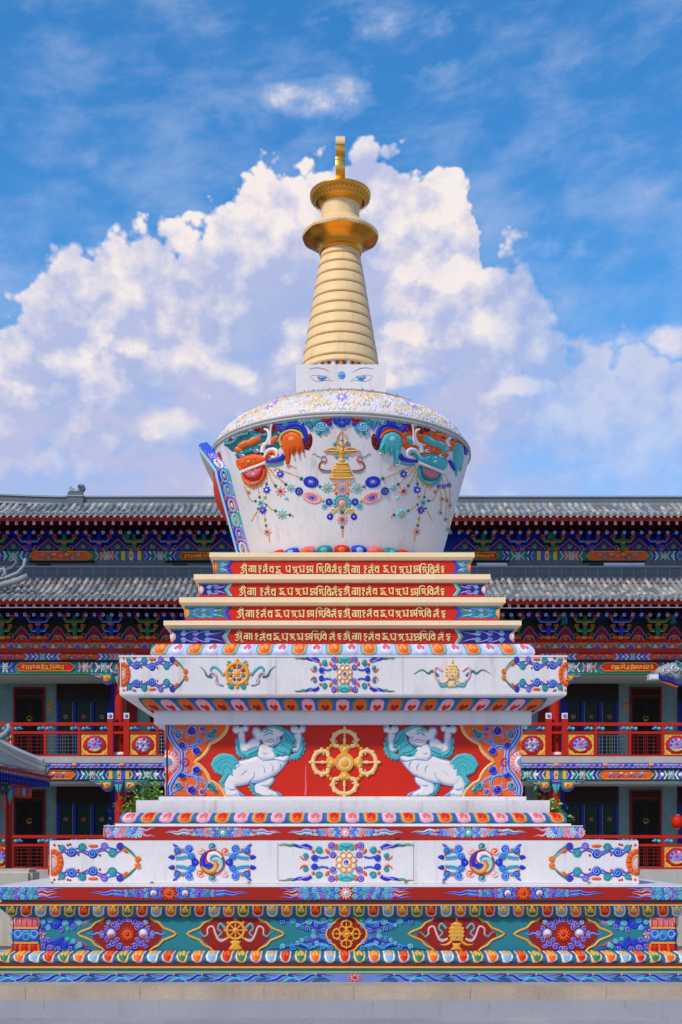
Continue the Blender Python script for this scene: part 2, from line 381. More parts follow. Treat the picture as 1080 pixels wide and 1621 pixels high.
class Band:
    """surface of a moulding running round the square; s in -1..1 along a side, t in 0..1 along the profile"""
    def __init__(s, pts, bulge=0., k=0):
        q = [T(*p)[:2] for p in pts]; s.q = q; s.k = k; s.b = bulge
        L_ = [0]
        for a, b in zip(q, q[1:]): L_.append(L_[-1]+sqrt((b[0]-a[0])**2+(b[1]-a[1])**2))
        s.L = [v/L_[-1] for v in L_]; s.len = L_[-1]
    def hz(s, t):
        t = min(max(t, 0), 1)
        for i in range(len(s.q)-1):
            if t <= s.L[i+1]+1e-9:
                u = (t-s.L[i])/(s.L[i+1]-s.L[i]); a, b = s.q[i], s.q[i+1]
                nx, nz = (b[1]-a[1]), -(b[0]-a[0]); l_ = sqrt(nx*nx+nz*nz) or 1
                e = s.b*sin(pi*t)
                return a[0]+(b[0]-a[0])*u+nx/l_*e, a[1]+(b[1]-a[1])*u+nz/l_*e, nx/l_, nz/l_
    def __call__(s, x, t, h=0.):
        hw, z, nx, nz = s.hz(t); e = h*.0065
        X, Y, Z = x*hw, -(hw+e*nx), z+e*nz
        for _ in range(s.k): X, Y = -Y, X
        return (X, Y, Z)
RP = random.Random(3)
def petal_band(mb, pts, n, specs, bulge=0., base='red', up=True, skew=0., sides=(0, 1, 3), wfill=.5, phase=0, rows=7):
    """specs: list of (outline, rim, fill, heart) cycled along the band; the rounded end is at t=1 if up"""
    for k in sides:
        b = Band(pts, bulge, k); N_ = 8
        mb.grid([[b(x, i/N_) for x in (-1, -.5, 0, .5, 1)] for i in range(N_+1)], base)
        for i in range(n):
            sc = -1+(2*i+1)/n; w = 1.0/n; sp_ = specs[(i+phase) % len(specs)]
            sk = skew*sc/n*1.6
            jv, jw = RP.uniform(-.03, .03), RP.uniform(-.03, .03)
            def P_(a, v, h): # a -1..1, v 0..1 along petal
                t = v if up else 1-v
                return b(min(1, max(-1, sc+a*w*(.99+jw)+jv*w+sk*(v-.5))), min(1, .02+t*(.955+jv)), h*(1+jw*5))
            lays = [(.98, 1., .35), (.80, .90, .75), (.64, .78, 1.1)]
            for (ww, top, hh), c in zip(lays, sp_[:3]):
                if not c: continue
                rs = []
                for j in range(rows+1):
                    v = top*j/rows; q = max(0, 1-(j/rows)**7)**.36 if j < rows else .42
                    rs.append([P_(a*ww*q, v, hh*(0.25 if abs(a) == 1 else 1.)) for a in (-1, -.82, 0, .82, 1)])
                mb.grid(rs, c)
            if sp_[3]:
                for sx in (-1, 1):
                    m_ = lambda x, y, h=0.: P_(x, y, h)
                    mb.disc(m_, sx*.24, .34, .29, sp_[3], 1.9, ry=.23, n=8, rings=2, z0=.6)
                mb.disc(m_, 0, .14, .34, sp_[3], 1.7, ry=.2, n=8, rings=2, z0=.6)

# ---------------------------------------------------------------- the stupa: masonry
stupa = thing('stupa', 'tall white stupa with painted stepped base and gilt spire in the courtyard', 'stupa', (0, 0, 0))
mb = MB(); gz = 0.0
step1, step2 = 668, 636
sq(mb, [(hw_of(step1), 0, 'greystone'), T(step1, 1585, 'greystone')])
o = mb.build('plinth_step', stupa)
mb = MB(); sq(mb, [T(step2, 1583.5, 'granite'), T(step2, 1562, 'granite')])
m = Face(step2)
for x in (-80, 40, 222, 418, 560, 745, 960, 1150): mb.pbox(m, x-.5, 1583, x+.5, 1562, -.5, .25, 'seam')
for x in (40, 222, 560, 745, 960): mb.pbox(Face(step1), x+30-.4, 1598, x+30+.4, 1586, -.5, .25, 'seam')
mb.build('plinth', stupa)
# base: grey foot, wave band, stripes, lower lotus, teal panel, upper lotus, frieze slab
mb = MB()
sq(mb, [T(562, 1563, 'greystone'), T(562, 1556, 'greystone'), T(561.6, 1555.8, 'wavebg'), T(561.6, 1541, 'lime'), T(563, 1540.7, 'lime'), T(563, 1537.6, 'tealdk'), T(560, 1537.2, 'tealdk'), T(560, 1533.2, 'yellow'), T(562, 1532.8, 'yellow'), T(562, 1530, 'darkred'), T(557, 1529.8, 'darkred'), T(557, 1526, 'darkred')])
base = mb.build('base_moulding', stupa)
mb = MB(); sq(mb, [T(524, 1530, 'teal'), T(524, 1430, 'teal')]); base_panel = mb.build('base_panel', stupa)
mb = MB()
SP = [('royal', 'palegold', 'red', 'orange'), ('green', 'palegold', 'green', 'yellow'), ('royal', 'palegold', 'orange', 'yellow'), ('green', 'offwhite', 'ltblue', 'yellow')]
petal_band(mb, [(551, 1527), (556, 1520), (550, 1512), (530, 1506)], 47, SP, base='tealdk', up=False, skew=-1.0, phase=1)
petal_band(mb, [(528, 1453), (534, 1447), (545, 1439), (549, 1434)], 47, [SP[2], SP[1], SP[0], SP[3]], base='tealdk', up=False, skew=1.2, phase=1)
sq(mb, [T(550, 1434, 'yellow'), T(550, 1432, 'darkred'), T(549, 1431.8, 'darkred'), T(549, 1429, 'tealdk'), T(543, 1428.8, 'tealdk'), T(543, 1424.8, 'tealdk')], cap=False)
mb.build('lotus_moulding', stupa)
mb = MB(); sq(mb, [T(549.5, 1425, 'brickred'), T(549.5, 1404.5, 'marble'), T(550.5, 1404.3, 'marble'), T(550.5, 1402.8, 'marble')])
frieze = mb.build('frieze_slab', stupa)
mb = MB(); sq(mb, [(T(466, 1398)[0], frz, m_) for frz, m_ in ((T(550.5, 1402.8)[1]-.002, 'white'), (T(466, 1331)[1], 'white'))])
m = Face(466)
for x in (440, 655): mb.pbox(m, x-.4, 1392, x+.4, 1334, -.5, .18, 'seam')
mb.pbox(m, 80.5, 1398.3, 1012, 1394.5, -.3, .8, 'marble')
for x in (80, 238, 392, 640, 700, 930): mb.pbox(m, x, 1398, x+5, 1395.5, .8, 2.2, 'seam')
block_a = mb.build('lower_block', stupa, 'wide white block with pinwheel medallions above the frieze')
mb = MB(); sq(mb, [T(378, 1330, 'brickred'), T(378, 1308.5, 'marble'), T(379.5, 1308.3, 'marble'), T(379.5, 1307, 'marble')])
for x in (473, 626): mb.pbox(Face(378), x, 1334.2, x+6, 1327, -.5, 1.2, 'maroon')
band_b = mb.build('cloud_band', stupa)
mb = MB(); sq(mb, [T(361, 1308.5, 'marble'), T(361, 1304, 'marble')])
petal_band(mb, [(353, 1304.5), (355, 1300), (353, 1293), (346, 1287)], 24, [('royal', 'pink', 'pink', 'rose'), ('teal', 'ltorange', 'orange', 'red')], base='tealdk', up=False)
mb.build('lotus_moulding', stupa)
mb = MB(); sq(mb, [T(327.5, 1290, 'white'), T(327.5, 1267, 'white')]); mb.build('plain_course', stupa)
mb = MB(); sq(mb, [T(291, 1270, 'white'), T(291, 1261, 'white')]); mb.build('plain_course', stupa)
mb = MB(); sq(mb, [T(279, 1264, 'red'), T(279, 1140, 'red')]); body = mb.build('lion_panel', stupa)
mb = MB(); sq(mb, [T(299, 1146.5, 'marble'), T(299, 1124, 'marble')])
petal_band(mb, [(305, 1124.5), (315, 1117), (322, 1110), (324, 1104)], 23, [('royal', 'pink', 'pink', 'red'), ('teal', 'orange', 'orange', 'darkred')], base='tealdk', up=True, phase=1)
sq(mb, [T(324, 1104.2, 'maroon'), T(324, 1099.5, 'maroon')])
mb.build('lotus_moulding', stupa)
mb = MB(); sq(mb, [T(352, 1102, 'marble'), T(354, 1099, 'white'), T(354, 1040.5, 'marble'), T(355.5, 1040, 'marble'), T(355.5, 1037.5, 'marble')])
m = Face(354)
for x in (437, 638): mb.pbox(m, x-.3, 1098, x+.3, 1041, -.5, .12, 'seam')
block_i = mb.build('upper_block', stupa, 'white block with wheel and bell emblems over the lion panel')
mb = MB()
petal_band(mb, [(302, 1038), (305, 1034), (303, 1027), (296, 1020)], 22, [(None, 'paleblue', 'crystal', 'rose'), ('aqua', 'ltorange', 'orange', 'ltorange')], base='paleblue', up=False, phase=1)
mb.build('lotus_moulding', stupa)
STEPS = [(271.5, 1022, 992, 283.5, 982.5), (249, 985, 956, 258.5, 945.5), (226, 949, 919.5, 235, 909), (203, 912, 884, 210, 874.5)]
steps = []
for (p, yb, yt, pc, yc) in STEPS:
    mb = MB(); sq(mb, [T(p, yb, 'red'), T(p, yt, 'red')]); st = mb.build('text_course', stupa); steps.append(st)
    mb = MB(); sq(mb, [T(p+.5, yt+3.6, 'ltgrey'), T(p+2.5, yt+2.2, 'cream'), T(p+3.2, yt+1, 'cream'), T(pc-1.5, yt-1.6, 'cream'), T(pc, yt-2.4, 'cream'), T(pc, yc, 'cream')]); mb.build('cornice', st)
# bell vessel
mb = MB(); ztop = T(210, 874.5)[1]
def jr(z): return JA+JB*(z-JZ)
lathe(mb, [(jr(z), z) for z in (4.5, 4.8, 5.1, 5.4, 5.7, 5.93)], 'white', 96)
vessel = mb.build('bell_vessel', stupa)
mb = MB()
lathe(mb, [(jr(5.93), 5.925), (1.508, 5.928), (1.516, 5.936), (1.516, 5.948), (1.503, 5.953), (1.503, 5.963), (1.512, 5.965), (1.512, 5.985), (1.49, 5.995)], 'ltgrey', 96)
mb.build('rim', vessel)
mb = MB()
SH = [(1.488, 5.99), (1.455, 6.06), (1.39, 6.15), (1.27, 6.245), (1.12, 6.335), (.985, 6.395)]
lathe(mb, SH, 'marble', 96); lathe(mb, [(.985, 6.395), (.995, 6.402), (.995, 6.416), (.975, 6.422), (.5, 6.5), (.1, 6.52)], 'ltgrey', 96)
shoulder = mb.build('vessel_shoulder', stupa)
mb = MB(); rb = random.Random(4)
for i in range(40):      # little lamp fixings on the shoulder's edge
    a = -pi/2+(i-20)*.11+rb.uniform(-.03, .03); mb = MB(); mb.box((.99*cos(a)-.005, .99*sin(a)-.005, 6.405), (.99*cos(a)+.005, .99*sin(a)+.005, 6.424), 'black' if i % 3 else 'ltorange'); mb.build('lamp_fixing', shoulder)
# lotus ring below the vessel
mb = MB()
lathe(mb, [(1.22, ztop-.01), (1.22, ztop+.02), (1.15, ztop+.05)], 'ltgrey', 64)
for i in range(40):
    a = -pi/2+i*2*pi/40; c1 = ['red', 'blue', 'rose', 'teal'][i % 4]
    def mloc(x, y, h=0., a=a): 
        r = 1.16+.05*sin(min(1, max(0, y))*pi)-y*.03+h*.01
        return (r*cos(a+x*.078), r*sin(a+x*.078), ztop+.02+y*.125)
    mb.disc(mloc, 0, .5, .95, c1, 3.2, ry=.5, n=12, rings=3)
    mb.disc(mloc, 0, .42, .55, ['orange', 'ltblue', 'orange', 'aqua'][i % 4], 4.4, ry=.34, n=10, rings=2)
mb.build('lotus_ring', vessel)
# square head with the eyes
mb = MB(); hb = .504; bm_ = bmesh.new()
mb.box((-hb, -hb, 6.42), (hb, hb, 6.865), 'marble'); head = mb.build('eye_block', stupa)
# neck petals
mb = MB(); lathe(mb, [(.42, 6.86), (.425, 6.875), (.445, 6.99)], 'tealdk', 64)
for i in range(32):
    a = -pi/2+i*2*pi/32; cc = [('blue', 'orange', 'ltorange'), ('teal', 'pink', 'offwhite')][i % 2]
    for c_, w_, y1_, h_ in ((cc[0], .098, .96, 1.), (cc[1], .068, .82, 2.), (cc[2], .035, .62, 3.)):
        rows = []
        for j in range(6):
            v = j/5; q = (1-v**5)**.4 if v < 1 else .4
            rows.append([((.425+.025*v*y1_+h_*.004)*cos(a+x*w_*q), (.425+.025*v*y1_+h_*.004)*sin(a+x*w_*q), 6.868+.12*v*y1_) for x in (-1, 0, 1)])
        mb.grid(rows, c_)
mb.build('petal_collar', stupa)
# spire: thirteen rings
spire = thing('spire', '', '', (0, 0, 6.99)); spire.parent = stupa; del spire['label']; del spire['category']
ys = [569, 558, 540, 524, 508, 491, 475, 459, 442, 425.5, 410, 396.4, 382]
def zf(y, r): return EYE+(VY-y)*(DC-r)/F
R0, R1 = .468, .212
for i in range(12):
    t0, t1 = i/12, (i+1)/12; r0 = R0+(R1-R0)*t0; r1 = R0+(R1-R0)*t1
    z0, z1 = zf(ys[i], r0), zf(ys[i+1], r1); mb = MB()
    dz_ = z1-z0
    lathe(mb, [(r0-.03, z0+.001), (r0-.003, z0+.002), (r0+.006, z0+.010), (r0+.004, z0+.02), (r1+.010, z1-.022), (r1+.004, z1-.014), (r1-.012, z1-.010), (r1-.02, z1-.002)], 'giltpale', 64)
    lathe(mb, [(r1-.02, z1-.003), (r1-.022, z1+.004)], 'maroon', 64)
    mb.build('spire_ring', spire, loc=(0, 0, z0))
# gilt canopy (lower), drum, lotus disc (upper)
mb = MB()
zr = zf(343, .442)
lathe(mb, [(.20, 8.33), (.245, 8.345), (.25, 8.37), (.235, 8.385), (.225, 8.40)], 'giltdark', 64)
prof = [(.222, 8.395), (.235, 8.43), (.29, 8.475), (.36, 8.50), (.415, 8.515), (.436, 8.53)]
n = 96; rows = []
for r, z in prof:
    q = (r-.22)/.22
    rows.append([((r)*cos(2*pi*j/n), r*sin(2*pi*j/n), z-.006*q*(1+cos(8*2*pi*j/n+pi))) for j in range(n)])
mb.grid(rows, 'giltdark', closed=True)
rows2 = [rows[-1]]+[[(r*cos(2*pi*j/n), r*sin(2*pi*j/n), z) for j in range(n)] for r, z in ((.446, 8.545), (.446, zr), (.437, zr+.006))]
mb.grid(rows2, 'giltpale', closed=True)
mb.build('canopy_skirt', spire, loc=(0, 0, 8.4))
mb = MB()
lathe(mb, [(.437, zr+.004), (.41, zr+.03), (.34, zr+.085), (.29, zr+.11), (.26, zr+.118), (.262, zr+.135), (.243, zr+.145), (.243, zr+.165), (.225, zr+.172)], 'giltpale', 64)
lathe(mb, [(.222, zr+.16), (.222, 8.90)], 'giltpale', 64)
mb.build('drum', spire, loc=(0, 0, 8.7))
mb = MB()
zr2 = zf(282, .35)
lathe(mb, [(.215, 8.885), (.225, 8.90), (.27, 8.945), (.315, 8.975), (.34, 8.99), (.346, zr2-.02)], 'giltdark', 64)
lathe(mb, [(.346, zr2-.022), (.354, zr2-.018), (.354, zr2), (.345, zr2+.006), (.25, zr2+.04), (.09, zr2+.06), (.01, zr2+.06)], 'gilt', 64)
for i in range(44):       # petal scales under the disc
    a = 2*pi*i/44
    for (r, z, s_) in ((.30, 8.955, .028), (.335, 8.982, .03)):
        aa = a+(pi/44 if r < .32 else 0)
        rows = [[((r+s_*.6*u)*cos(aa+v*s_/r*.75*(1-max(0, u)**2*.8)), (r+s_*.6*u)*sin(aa+v*s_/r*.75*(1-max(0, u)**2*.8)), z+.55*s_*u-.012+.006*abs(v)) for v in (-1, 0, 1)] for u in (-1, -.3, .4, 1)]
        mb.grid(rows, 'gilt')
mb.build('lotus_disc', spire, loc=(0, 0, 9))
# finial: crescent, sun and flame in a thick gilt plate seen edge-on
mb = MB(); hw2 = .054
def plate(out, c):
    n = len(out)
    mb.grid([[(-hw2, y, z) for y, z in out], [(-hw2*.8, y*1.02, z) for y, z in out], [(hw2*.8, y*1.02, z) for y, z in out], [(hw2, y, z) for y, z in out]], c, closed=True)
    mb.add([(-hw2, y, z) for y, z in out], [list(range(n))[::-1]], c, True); mb.add([(hw2, y, z) for y, z in out], [list(range(n))], c, True)
zb = zr2+.04
cres = [(.16*cos(a), zb+.22+.16*sin(a)) for a in [radians(d) for d in range(160, 381, 15)]]+[(.15*cos(a), zb+.27+.13*sin(a)) for a in [radians(d) for d in range(370, 169, -15)]]
plate(cres, 'gilt')
plate([(.045, zb-.02), (.045, zb+.08), (-.045, zb+.08), (-.045, zb-.02)], 'giltdark')
plate([(.125*cos(a), zb+.30+.125*sin(a)) for a in [radians(d) for d in range(0, 360, 15)]], 'gilt')
plate([(.05*cos(a), zb+.48+.075*sin(a)) for a in [radians(d) for d in range(0, 360, 24)]]+[], 'gilt')
plate([(.035, zb+.52), (.02, zb+.60), (0, zf(215, 0)), (-.02, zb+.60), (-.035, zb+.52)], 'giltpale')
fin = mb.build('finial', spire, loc=(0, 0, zb))

# ---------------------------------------------------------------- the stupa: painted reliefs
def both(m, cx): return (m, tr(m, 2*cx, 0, -1, 1))       # the design and its mirror image about cx
AX = 545.7
def flames(mb, m, x, y, L_, d, c1, c2, w=3.2, up=0.):
    """a trailing flame: wavy ribbon tapering away from x"""
    p = [(x, y), (x+d*L_*.25, y-1.6-up*.2), (x+d*L_*.5, y+1.2+up*.1), (x+d*L_*.75, y-1.0+up*.5), (x+d*L_, y+.2+up)]
    mb.stroke(m, p, w*1.5, c1, 1.0, taper=1); mb.stroke(m, p, w*.6, c2, 1.9, taper=1)
def wing(mb, m, x0, x1, yc, hh, cols, seed=1, tail=True, rmul=1.):
    """cloud garland that swells at x0 and tapers to a flame at x1"""
    rr = random.Random(seed); d = 1 if x1 > x0 else -1; L_ = abs(x1-x0); x = 2.0; i = 0
    while x < L_*(.66 if tail else .98):
        t = x/L_; hk = hh*(1-t*.75 if tail else 1.); r = max(1.7, hk*.44*rmul*rr.uniform(.85, 1.15))
        for sy in (-1, 1):
            c1, c2 = cols[(i+(sy > 0)*(1 if rr.random() < .25 else 0)) % len(cols)]
            mb.curl(m, x0+d*(x+rr.uniform(-.6, .6)), yc+sy*(hk-r)*.98, r, c1, c2, d=d*sy, a0=rr.uniform(0, 6.28), h=1.3+.4*(i % 2), turns=1.2)
        if hk > 6: mb.curl(m, x0+d*(x+r*.6), yc, r*.8, *cols[(i+1) % len(cols)], d=-d, a0=rr.uniform(0, 6), h=1.1, turns=1.1)
        x += r*1.55; i += 1
    if tail:
        for sy, q in ((-1, .25), (1, .2)):
            c1, c2 = cols[rr.randrange(len(cols))]
            flames(mb, m, x0+d*L_*.55, yc+sy*hh*q, L_*.45, d, c1, c2, hh*.34, up=-sy*hh*q*.9)
BL = [('blue', 'lilac'), ('royal', 'ltblue'), ('teal', 'ltaqua'), ('blue', 'ltblue'), ('sky', 'ltaqua'), ('purple', 'lilac')]
BL2 = [('sky', 'ltaqua'), ('royal', 'aqua'), ('aqua', 'ltblue'), ('sky', 'aqua'), ('purple', 'lilac')]
LI = [('ltblue', 'lilac'), ('royal', 'ltblue'), ('aqua', 'offwhite'), ('lilac', 'pink'), ('rose', 'pink'), ('sky', 'ltaqua')]

# frieze on the projecting slab
mf = Face(549.5); yc = 1414.2
for nm, cx, fl in (('cloud_garland', 268, ('orange', 'palegold', 'red')), ('cloud_garland', 829, ('orange', 'palegold', 'red'))):
    mb = MB()
    for k, mm in enumerate(both(mf, cx)): 
        wing(mb, mm, cx-12, cx-126, yc, 10, BL, seed=3); mb.disc(mm, cx-25, yc-.5, 6, 'crystal', 2.6); mb.disc(mm, cx-25, yc+1.4, 4.2, 'rose', 3.1); mb.ring(mm, cx-25, yc, 6.4, 1.6, 'blue', 2.6)
    mb.flower(mf, cx, yc, 11, fl[0], fl[2], 'teal', 12, 2.4); mb.build(nm, frieze)
mb = MB()
for mm in both(mf, 548):
    wing(mb, mm, 536, 472, yc, 10.5, BL2, seed=5, tail=False)
    for sy in (-1, 1): flames(mb, mm, 478, yc+sy*6, 36, -1, 'blue', 'lilac', 3.4, up=sy*1.); flames(mb, mm, 478, yc+sy*3, 30, -1, 'offwhite', 'orange', 2.0, up=-sy*2)
mb.flower(mf, 548, yc, 11, 'pink', 'offwhite', 'teal', 12, 2.4); mb.build('cloud_garland', frieze)
mb = MB()
for mm in both(mf, AX):
    wing(mb, mm, -1, 62, yc, 10.5, BL2, seed=8, tail=False)
    for sy in (-1, 1): flames(mb, mm, 60, yc+sy*6, 40, 1, 'blue', 'lilac', 3.6, up=sy*1.); flames(mb, mm, 60, yc+sy*3, 30, 1, 'offwhite', 'orange', 2., up=-sy*2)
mb.build('corner_clouds', frieze)

# teal base panel
mp = Face(524); yc = 1478.7
def lozenge(mb, m, cx, w, hh, fillc='darkred'):
    k = w/78.
    q = [(-78, 0), (-67, -6), (-57, -10), (-50, -18), (-41, -22), (-34, -29), (-29, -hh), (29, -hh), (34, -29), (41, -22), (50, -18), (57, -10), (67, -6), (78, 0)]
    q = [(cx+a*k, yc+b) for a, b in q]+[(cx+a*k, yc-b) for a, b in q[-2:0:-1]]
    q = [(a, b) for a, b in q]
    mb.fill(m, q, fillc, .8, 1.5, sm=2)
    mb.stroke(m, q, 3.6, 'gold', 3.0, sm=2, closed=True)
def wheel(mb, m, cx, cy, r, c='gold', hub='gold', seg=None, base=0.):
    mb.ring(m, cx, cy, r*.80, r*.26, c, 3.2, n=20)
    for i in range(8):
        a = i*pi/4+pi/8*0; mb.disc(m, cx+r*cos(a), cy+r*sin(a), r*.15, c, 3., n=8, rings=2)
        mb.stroke(m, [(cx, cy), (cx+r*.8*cos(a), cy+r*.8*sin(a))], r*.14, c, 2.8, sm=0)
        if seg: mb.disc(m, cx+r*.48*cos(a+pi/8), cy+r*.48*sin(a+pi/8), r*.2, seg[i % len(seg)], 1.6, n=8, rings=2)
    mb.disc(m, cx, cy, r*.28, hub, 4.2); mb.disc(m, cx, cy, r*.12, 'ltorange', 5.)
def ribbons(mb, m, cx, cy, k=1., c1='aqua', c2='pink'):
    for mm in both(m, cx):
        mb.stroke(mm, [(cx-16*k, cy-4*k), (cx-24*k, cy-12*k), (cx-28*k, cy-4*k), (cx-22*k, cy+3*k), (cx-30*k, cy+12*k), (cx-20*k, cy+13*k)], 4.4*k, c1, 2.0, w1=2.5*k)
        mb.stroke(mm, [(cx-14*k, cy+12*k), (cx-24*k, cy+16*k), (cx-31*k, cy+6*k), (cx-36*k, cy-7*k), (cx-44*k, cy-4*k), (cx-44*k, cy+5*k)], 4.6*k, c2, 2.4, w1=3*k)
        mb.stroke(mm, [(cx-44*k, cy+5*k), (cx-50*k, cy+9*k), (cx-55*k, cy+3*k), (cx-63*k, cy+1*k)], 3.4*k, c1, 2.2, taper=1)
def bell_top(mb, m, cx, cy, k=1., c='gold', c2='ltorange'):
    """victory banner of stacked gilt tiers"""
    mb.fill(m, [(cx-4*k, cy-19*k), (cx+4*k, cy-19*k), (cx+8*k, cy-14*k), (cx+12*k, cy-8*k), (cx+12*k, cy+6*k), (cx+8*k, cy+12*k), (cx-8*k, cy+12*k), (cx-12*k, cy+6*k), (cx-12*k, cy-8*k), (cx-8*k, cy-14*k)], c, 3.4, 4, sm=1)
    mb.stroke(m, [(cx, cy-27*k), (cx, cy-19*k)], 3.4*k, c, 3, sm=0)
    for i, (y, w) in enumerate(((-14, 8), (-8, 12), (-2, 12.6), (4, 12.4), (10, 10))):
        for j in range(-2, 3): mb.disc(m, cx+j*w*.42*k, cy+y*k, 2.5*k, c2 if (i+j) % 2 else c, 5., n=8, rings=2)
    mb.disc(m, cx, cy+5*k, 3.2*k, 'aqua', 5.6, n=8)
    for mm in both(m, cx): mb.stroke(mm, [(cx-6*k, cy+10*k), (cx-14*k, cy+17*k), (cx-22*k, cy+18*k), (cx-27*k, cy+16*k)], 5*k, c, 3, taper=1)
    mb.fill(m, [(cx-8*k, cy+15*k), (cx+8*k, cy+15*k), (cx+5*k, cy+20*k), (cx+11*k, cy+27*k), (cx-11*k, cy+27*k), (cx-5*k, cy+20*k)], c, 3.4, 3, sm=1)
def vajra(mb, m, cx, cy, R, c='palegold', c2='gold'):
    mb.disc(m, cx, cy, R*.25, c, 3.4, n=20, flat=.55); mb.ring(m, cx, cy, R*.24, R*.07, c2, 4.2, n=20); mb.disc(m, cx, cy+R*.02, R*.16, c2, 5.2, n=16); mb.ring(m, cx, cy, R*.19, R*.03, c, 4.6, n=20)
    for k in range(4):
        mm = tr(m, cx, cy, R/56, R/56, rot=k*pi/2)
        mb.fill(mm, [(-5, -12), (-6, -17), (-12, -24), (-9, -28), (0, -29), (9, -28), (12, -24), (6, -17), (5, -12)], c2, 3.2, 4, sm=2, g=3)
        mb.disc(mm, 0, -21, 4, c, 4.6, n=8, rings=2); mb.disc(mm, -6, -24, 2.6, c, 4.2, n=8, rings=2); mb.disc(mm, 6, -24, 2.6, c, 4.2, n=8, rings=2)
        for sx in (-1, 1):
            mb.stroke(mm, [(sx*9, -26), (sx*16, -27), (sx*18, -35), (sx*16, -42), (sx*9, -48), (0, -50)], 7.0, c, 3.6, sm=3)
            for (a, b, r) in ((21.5, -26, 3.4), (21, -36, 3.0), (16.5, -45, 3.0), (13, -33, 1.8), (18, -31, 2.8), (9, -49, 2.0)): mb.disc(mm, sx*a, b, r, c if b < -30 else c2, 4.4, n=8, rings=2)
        mb.stroke(mm, [(0, -28), (0, -36), (0, -42), (0, -57)], lambda t: (3.2+3.4*max(0, 1-abs(t-.3)*5)), c, 4.2, sm=2)
        mb.disc(mm, 0, -53.5, 3.1, c, 4.6, n=8, rings=2)
for cx in (201.5, 892):
    mb = MB(); lozenge(mb, mp, cx, 78, 30)
    for mm in both(mp, cx):
        r_ = random.Random(2)
        for (x, y, r) in ((-12, -20, 6), (-3, -24, 5.5), (-22, -15, 6), (-33, -8, 5), (-29, -19, 4.5), (-40, -2, 4.5), (-16, -10, 5)):
            for sy in (1, -1):
                a_, b_ = BL[r_.randrange(6)] if r < 5 else ('blue', 'lilac')
                mb.curl(mm, cx+x, yc+y*sy, r, a_, b_, d=sy, a0=r_.uniform(0, 6), h=2.2)
        mb.disc(mm, cx-25.5, yc-1, 8.2, 'ltblue', 2.6); mb.disc(mm, cx-25.5, yc-1.5, 6.4, 'crystal', 3.4); mb.disc(mm, cx-25.5, yc+1.6, 5.2, 'rose', 3.8, ry=3.8)
        flames(mb, mm, cx-42, yc, 24, -1, 'blue', 'ltblue', 4.5)
    mb.flower(mp, cx, yc, 11.5, 'orange', 'red', 'teal', 12, 3.0); mb.ring(mp, cx, yc, 11, 1.5, 'red', 3.)
    mb.build('lozenge_medallion', base_panel, 'red lozenge medallion with a blue cloud flower')
mb = MB(); lozenge(mb, mp, 373, 77, 30, 'darkred'); ribbons(mb, mp, 373, 1474); wheel(mb, mp, 373, 1473, 17)
mb.fill(mp, [(363, 1489), (383, 1489), (379, 1495), (385, 1503), (373, 1506), (361, 1503), (367, 1495)], 'gold', 3.2, 4, sm=2)
mb.build('lozenge_medallion', base_panel, 'red lozenge medallion with a gilt wheel')
mb = MB(); lozenge(mb, mp, 723, 76, 30, 'darkred'); ribbons(mb, mp, 723, 1474); bell_top(mb, mp, 723, 1478)
mb.build('lozenge_medallion', base_panel, 'red lozenge medallion with a gilt banner')
mb = MB(); cx = 548.7
q = []
for i in range(48):
    a = 2*pi*i/48; q.append((cx+(27+3.6*abs(cos(2*a))**.7+1.5*cos(4*a))*cos(a), yc+(26+2.8*abs(cos(2*a))**.7)*sin(a)))
mb.fill(mp, q, 'darkred', .9, 1.5, sm=0); mb.stroke(mp, q, 3.4, 'gold', 3.2, sm=0, closed=True); vajra(mb, mp, cx, yc, 24, 'gold', 'gold')
mb.build('round_medallion', base_panel, 'round red medallion with a crossed gilt vajra')
# cloud scrolls beside the roundel and the end pillars
for side, mm in zip((0, 1), both(mp, cx)):
    mb = MB(); r_ = random.Random(11)
    for sy in (-1, 1):
        mb.stroke(mm, [(520, yc+sy*12), (508, yc+sy*8), (497, yc+sy*15), (486, yc+sy*20), (470, yc+sy*17), (455, yc+sy*21), (440, yc+sy*23), (424, yc+sy*25)], 9, 'blue', 2.2, taper=1)
        mb.stroke(mm, [(520, yc+sy*20), (505, yc+sy*17), (492, yc+sy*22), (476, yc+sy*15), (460, yc+sy*19), (445, yc+sy*17)], 6, 'sky', 3.0, taper=1)
        mb.stroke(mm, [(518, yc+sy*10), (505, yc+sy*5), (496, yc+sy*9), (480, yc+sy*13), (470, yc+sy*8)], 4.5, 'purple', 3.2, taper=1)
        for (x, y, r) in ((524, 23, 5), (522, 13, 5), (512, 5, 5.5), (497, 4, 5), (486, 8, 5), (478, 10, 4), (490, 20, 6), (464, 20, 6.2), (448, 20, 5), (512, 22, 5), (501, 14, 4.5), (472, 14, 4)):
            a_, b_ = [('sky', 'ltaqua'), ('blue', 'ltblue'), ('royal', 'aqua'), ('aqua', 'sky')][r_.randrange(4)]
            mb.curl(mm, x, yc+sy*y, r, a_, b_, d=sy, a0=r_.uniform(0, 6), h=2.8)
    mb.build('cloud_scroll', base_panel)
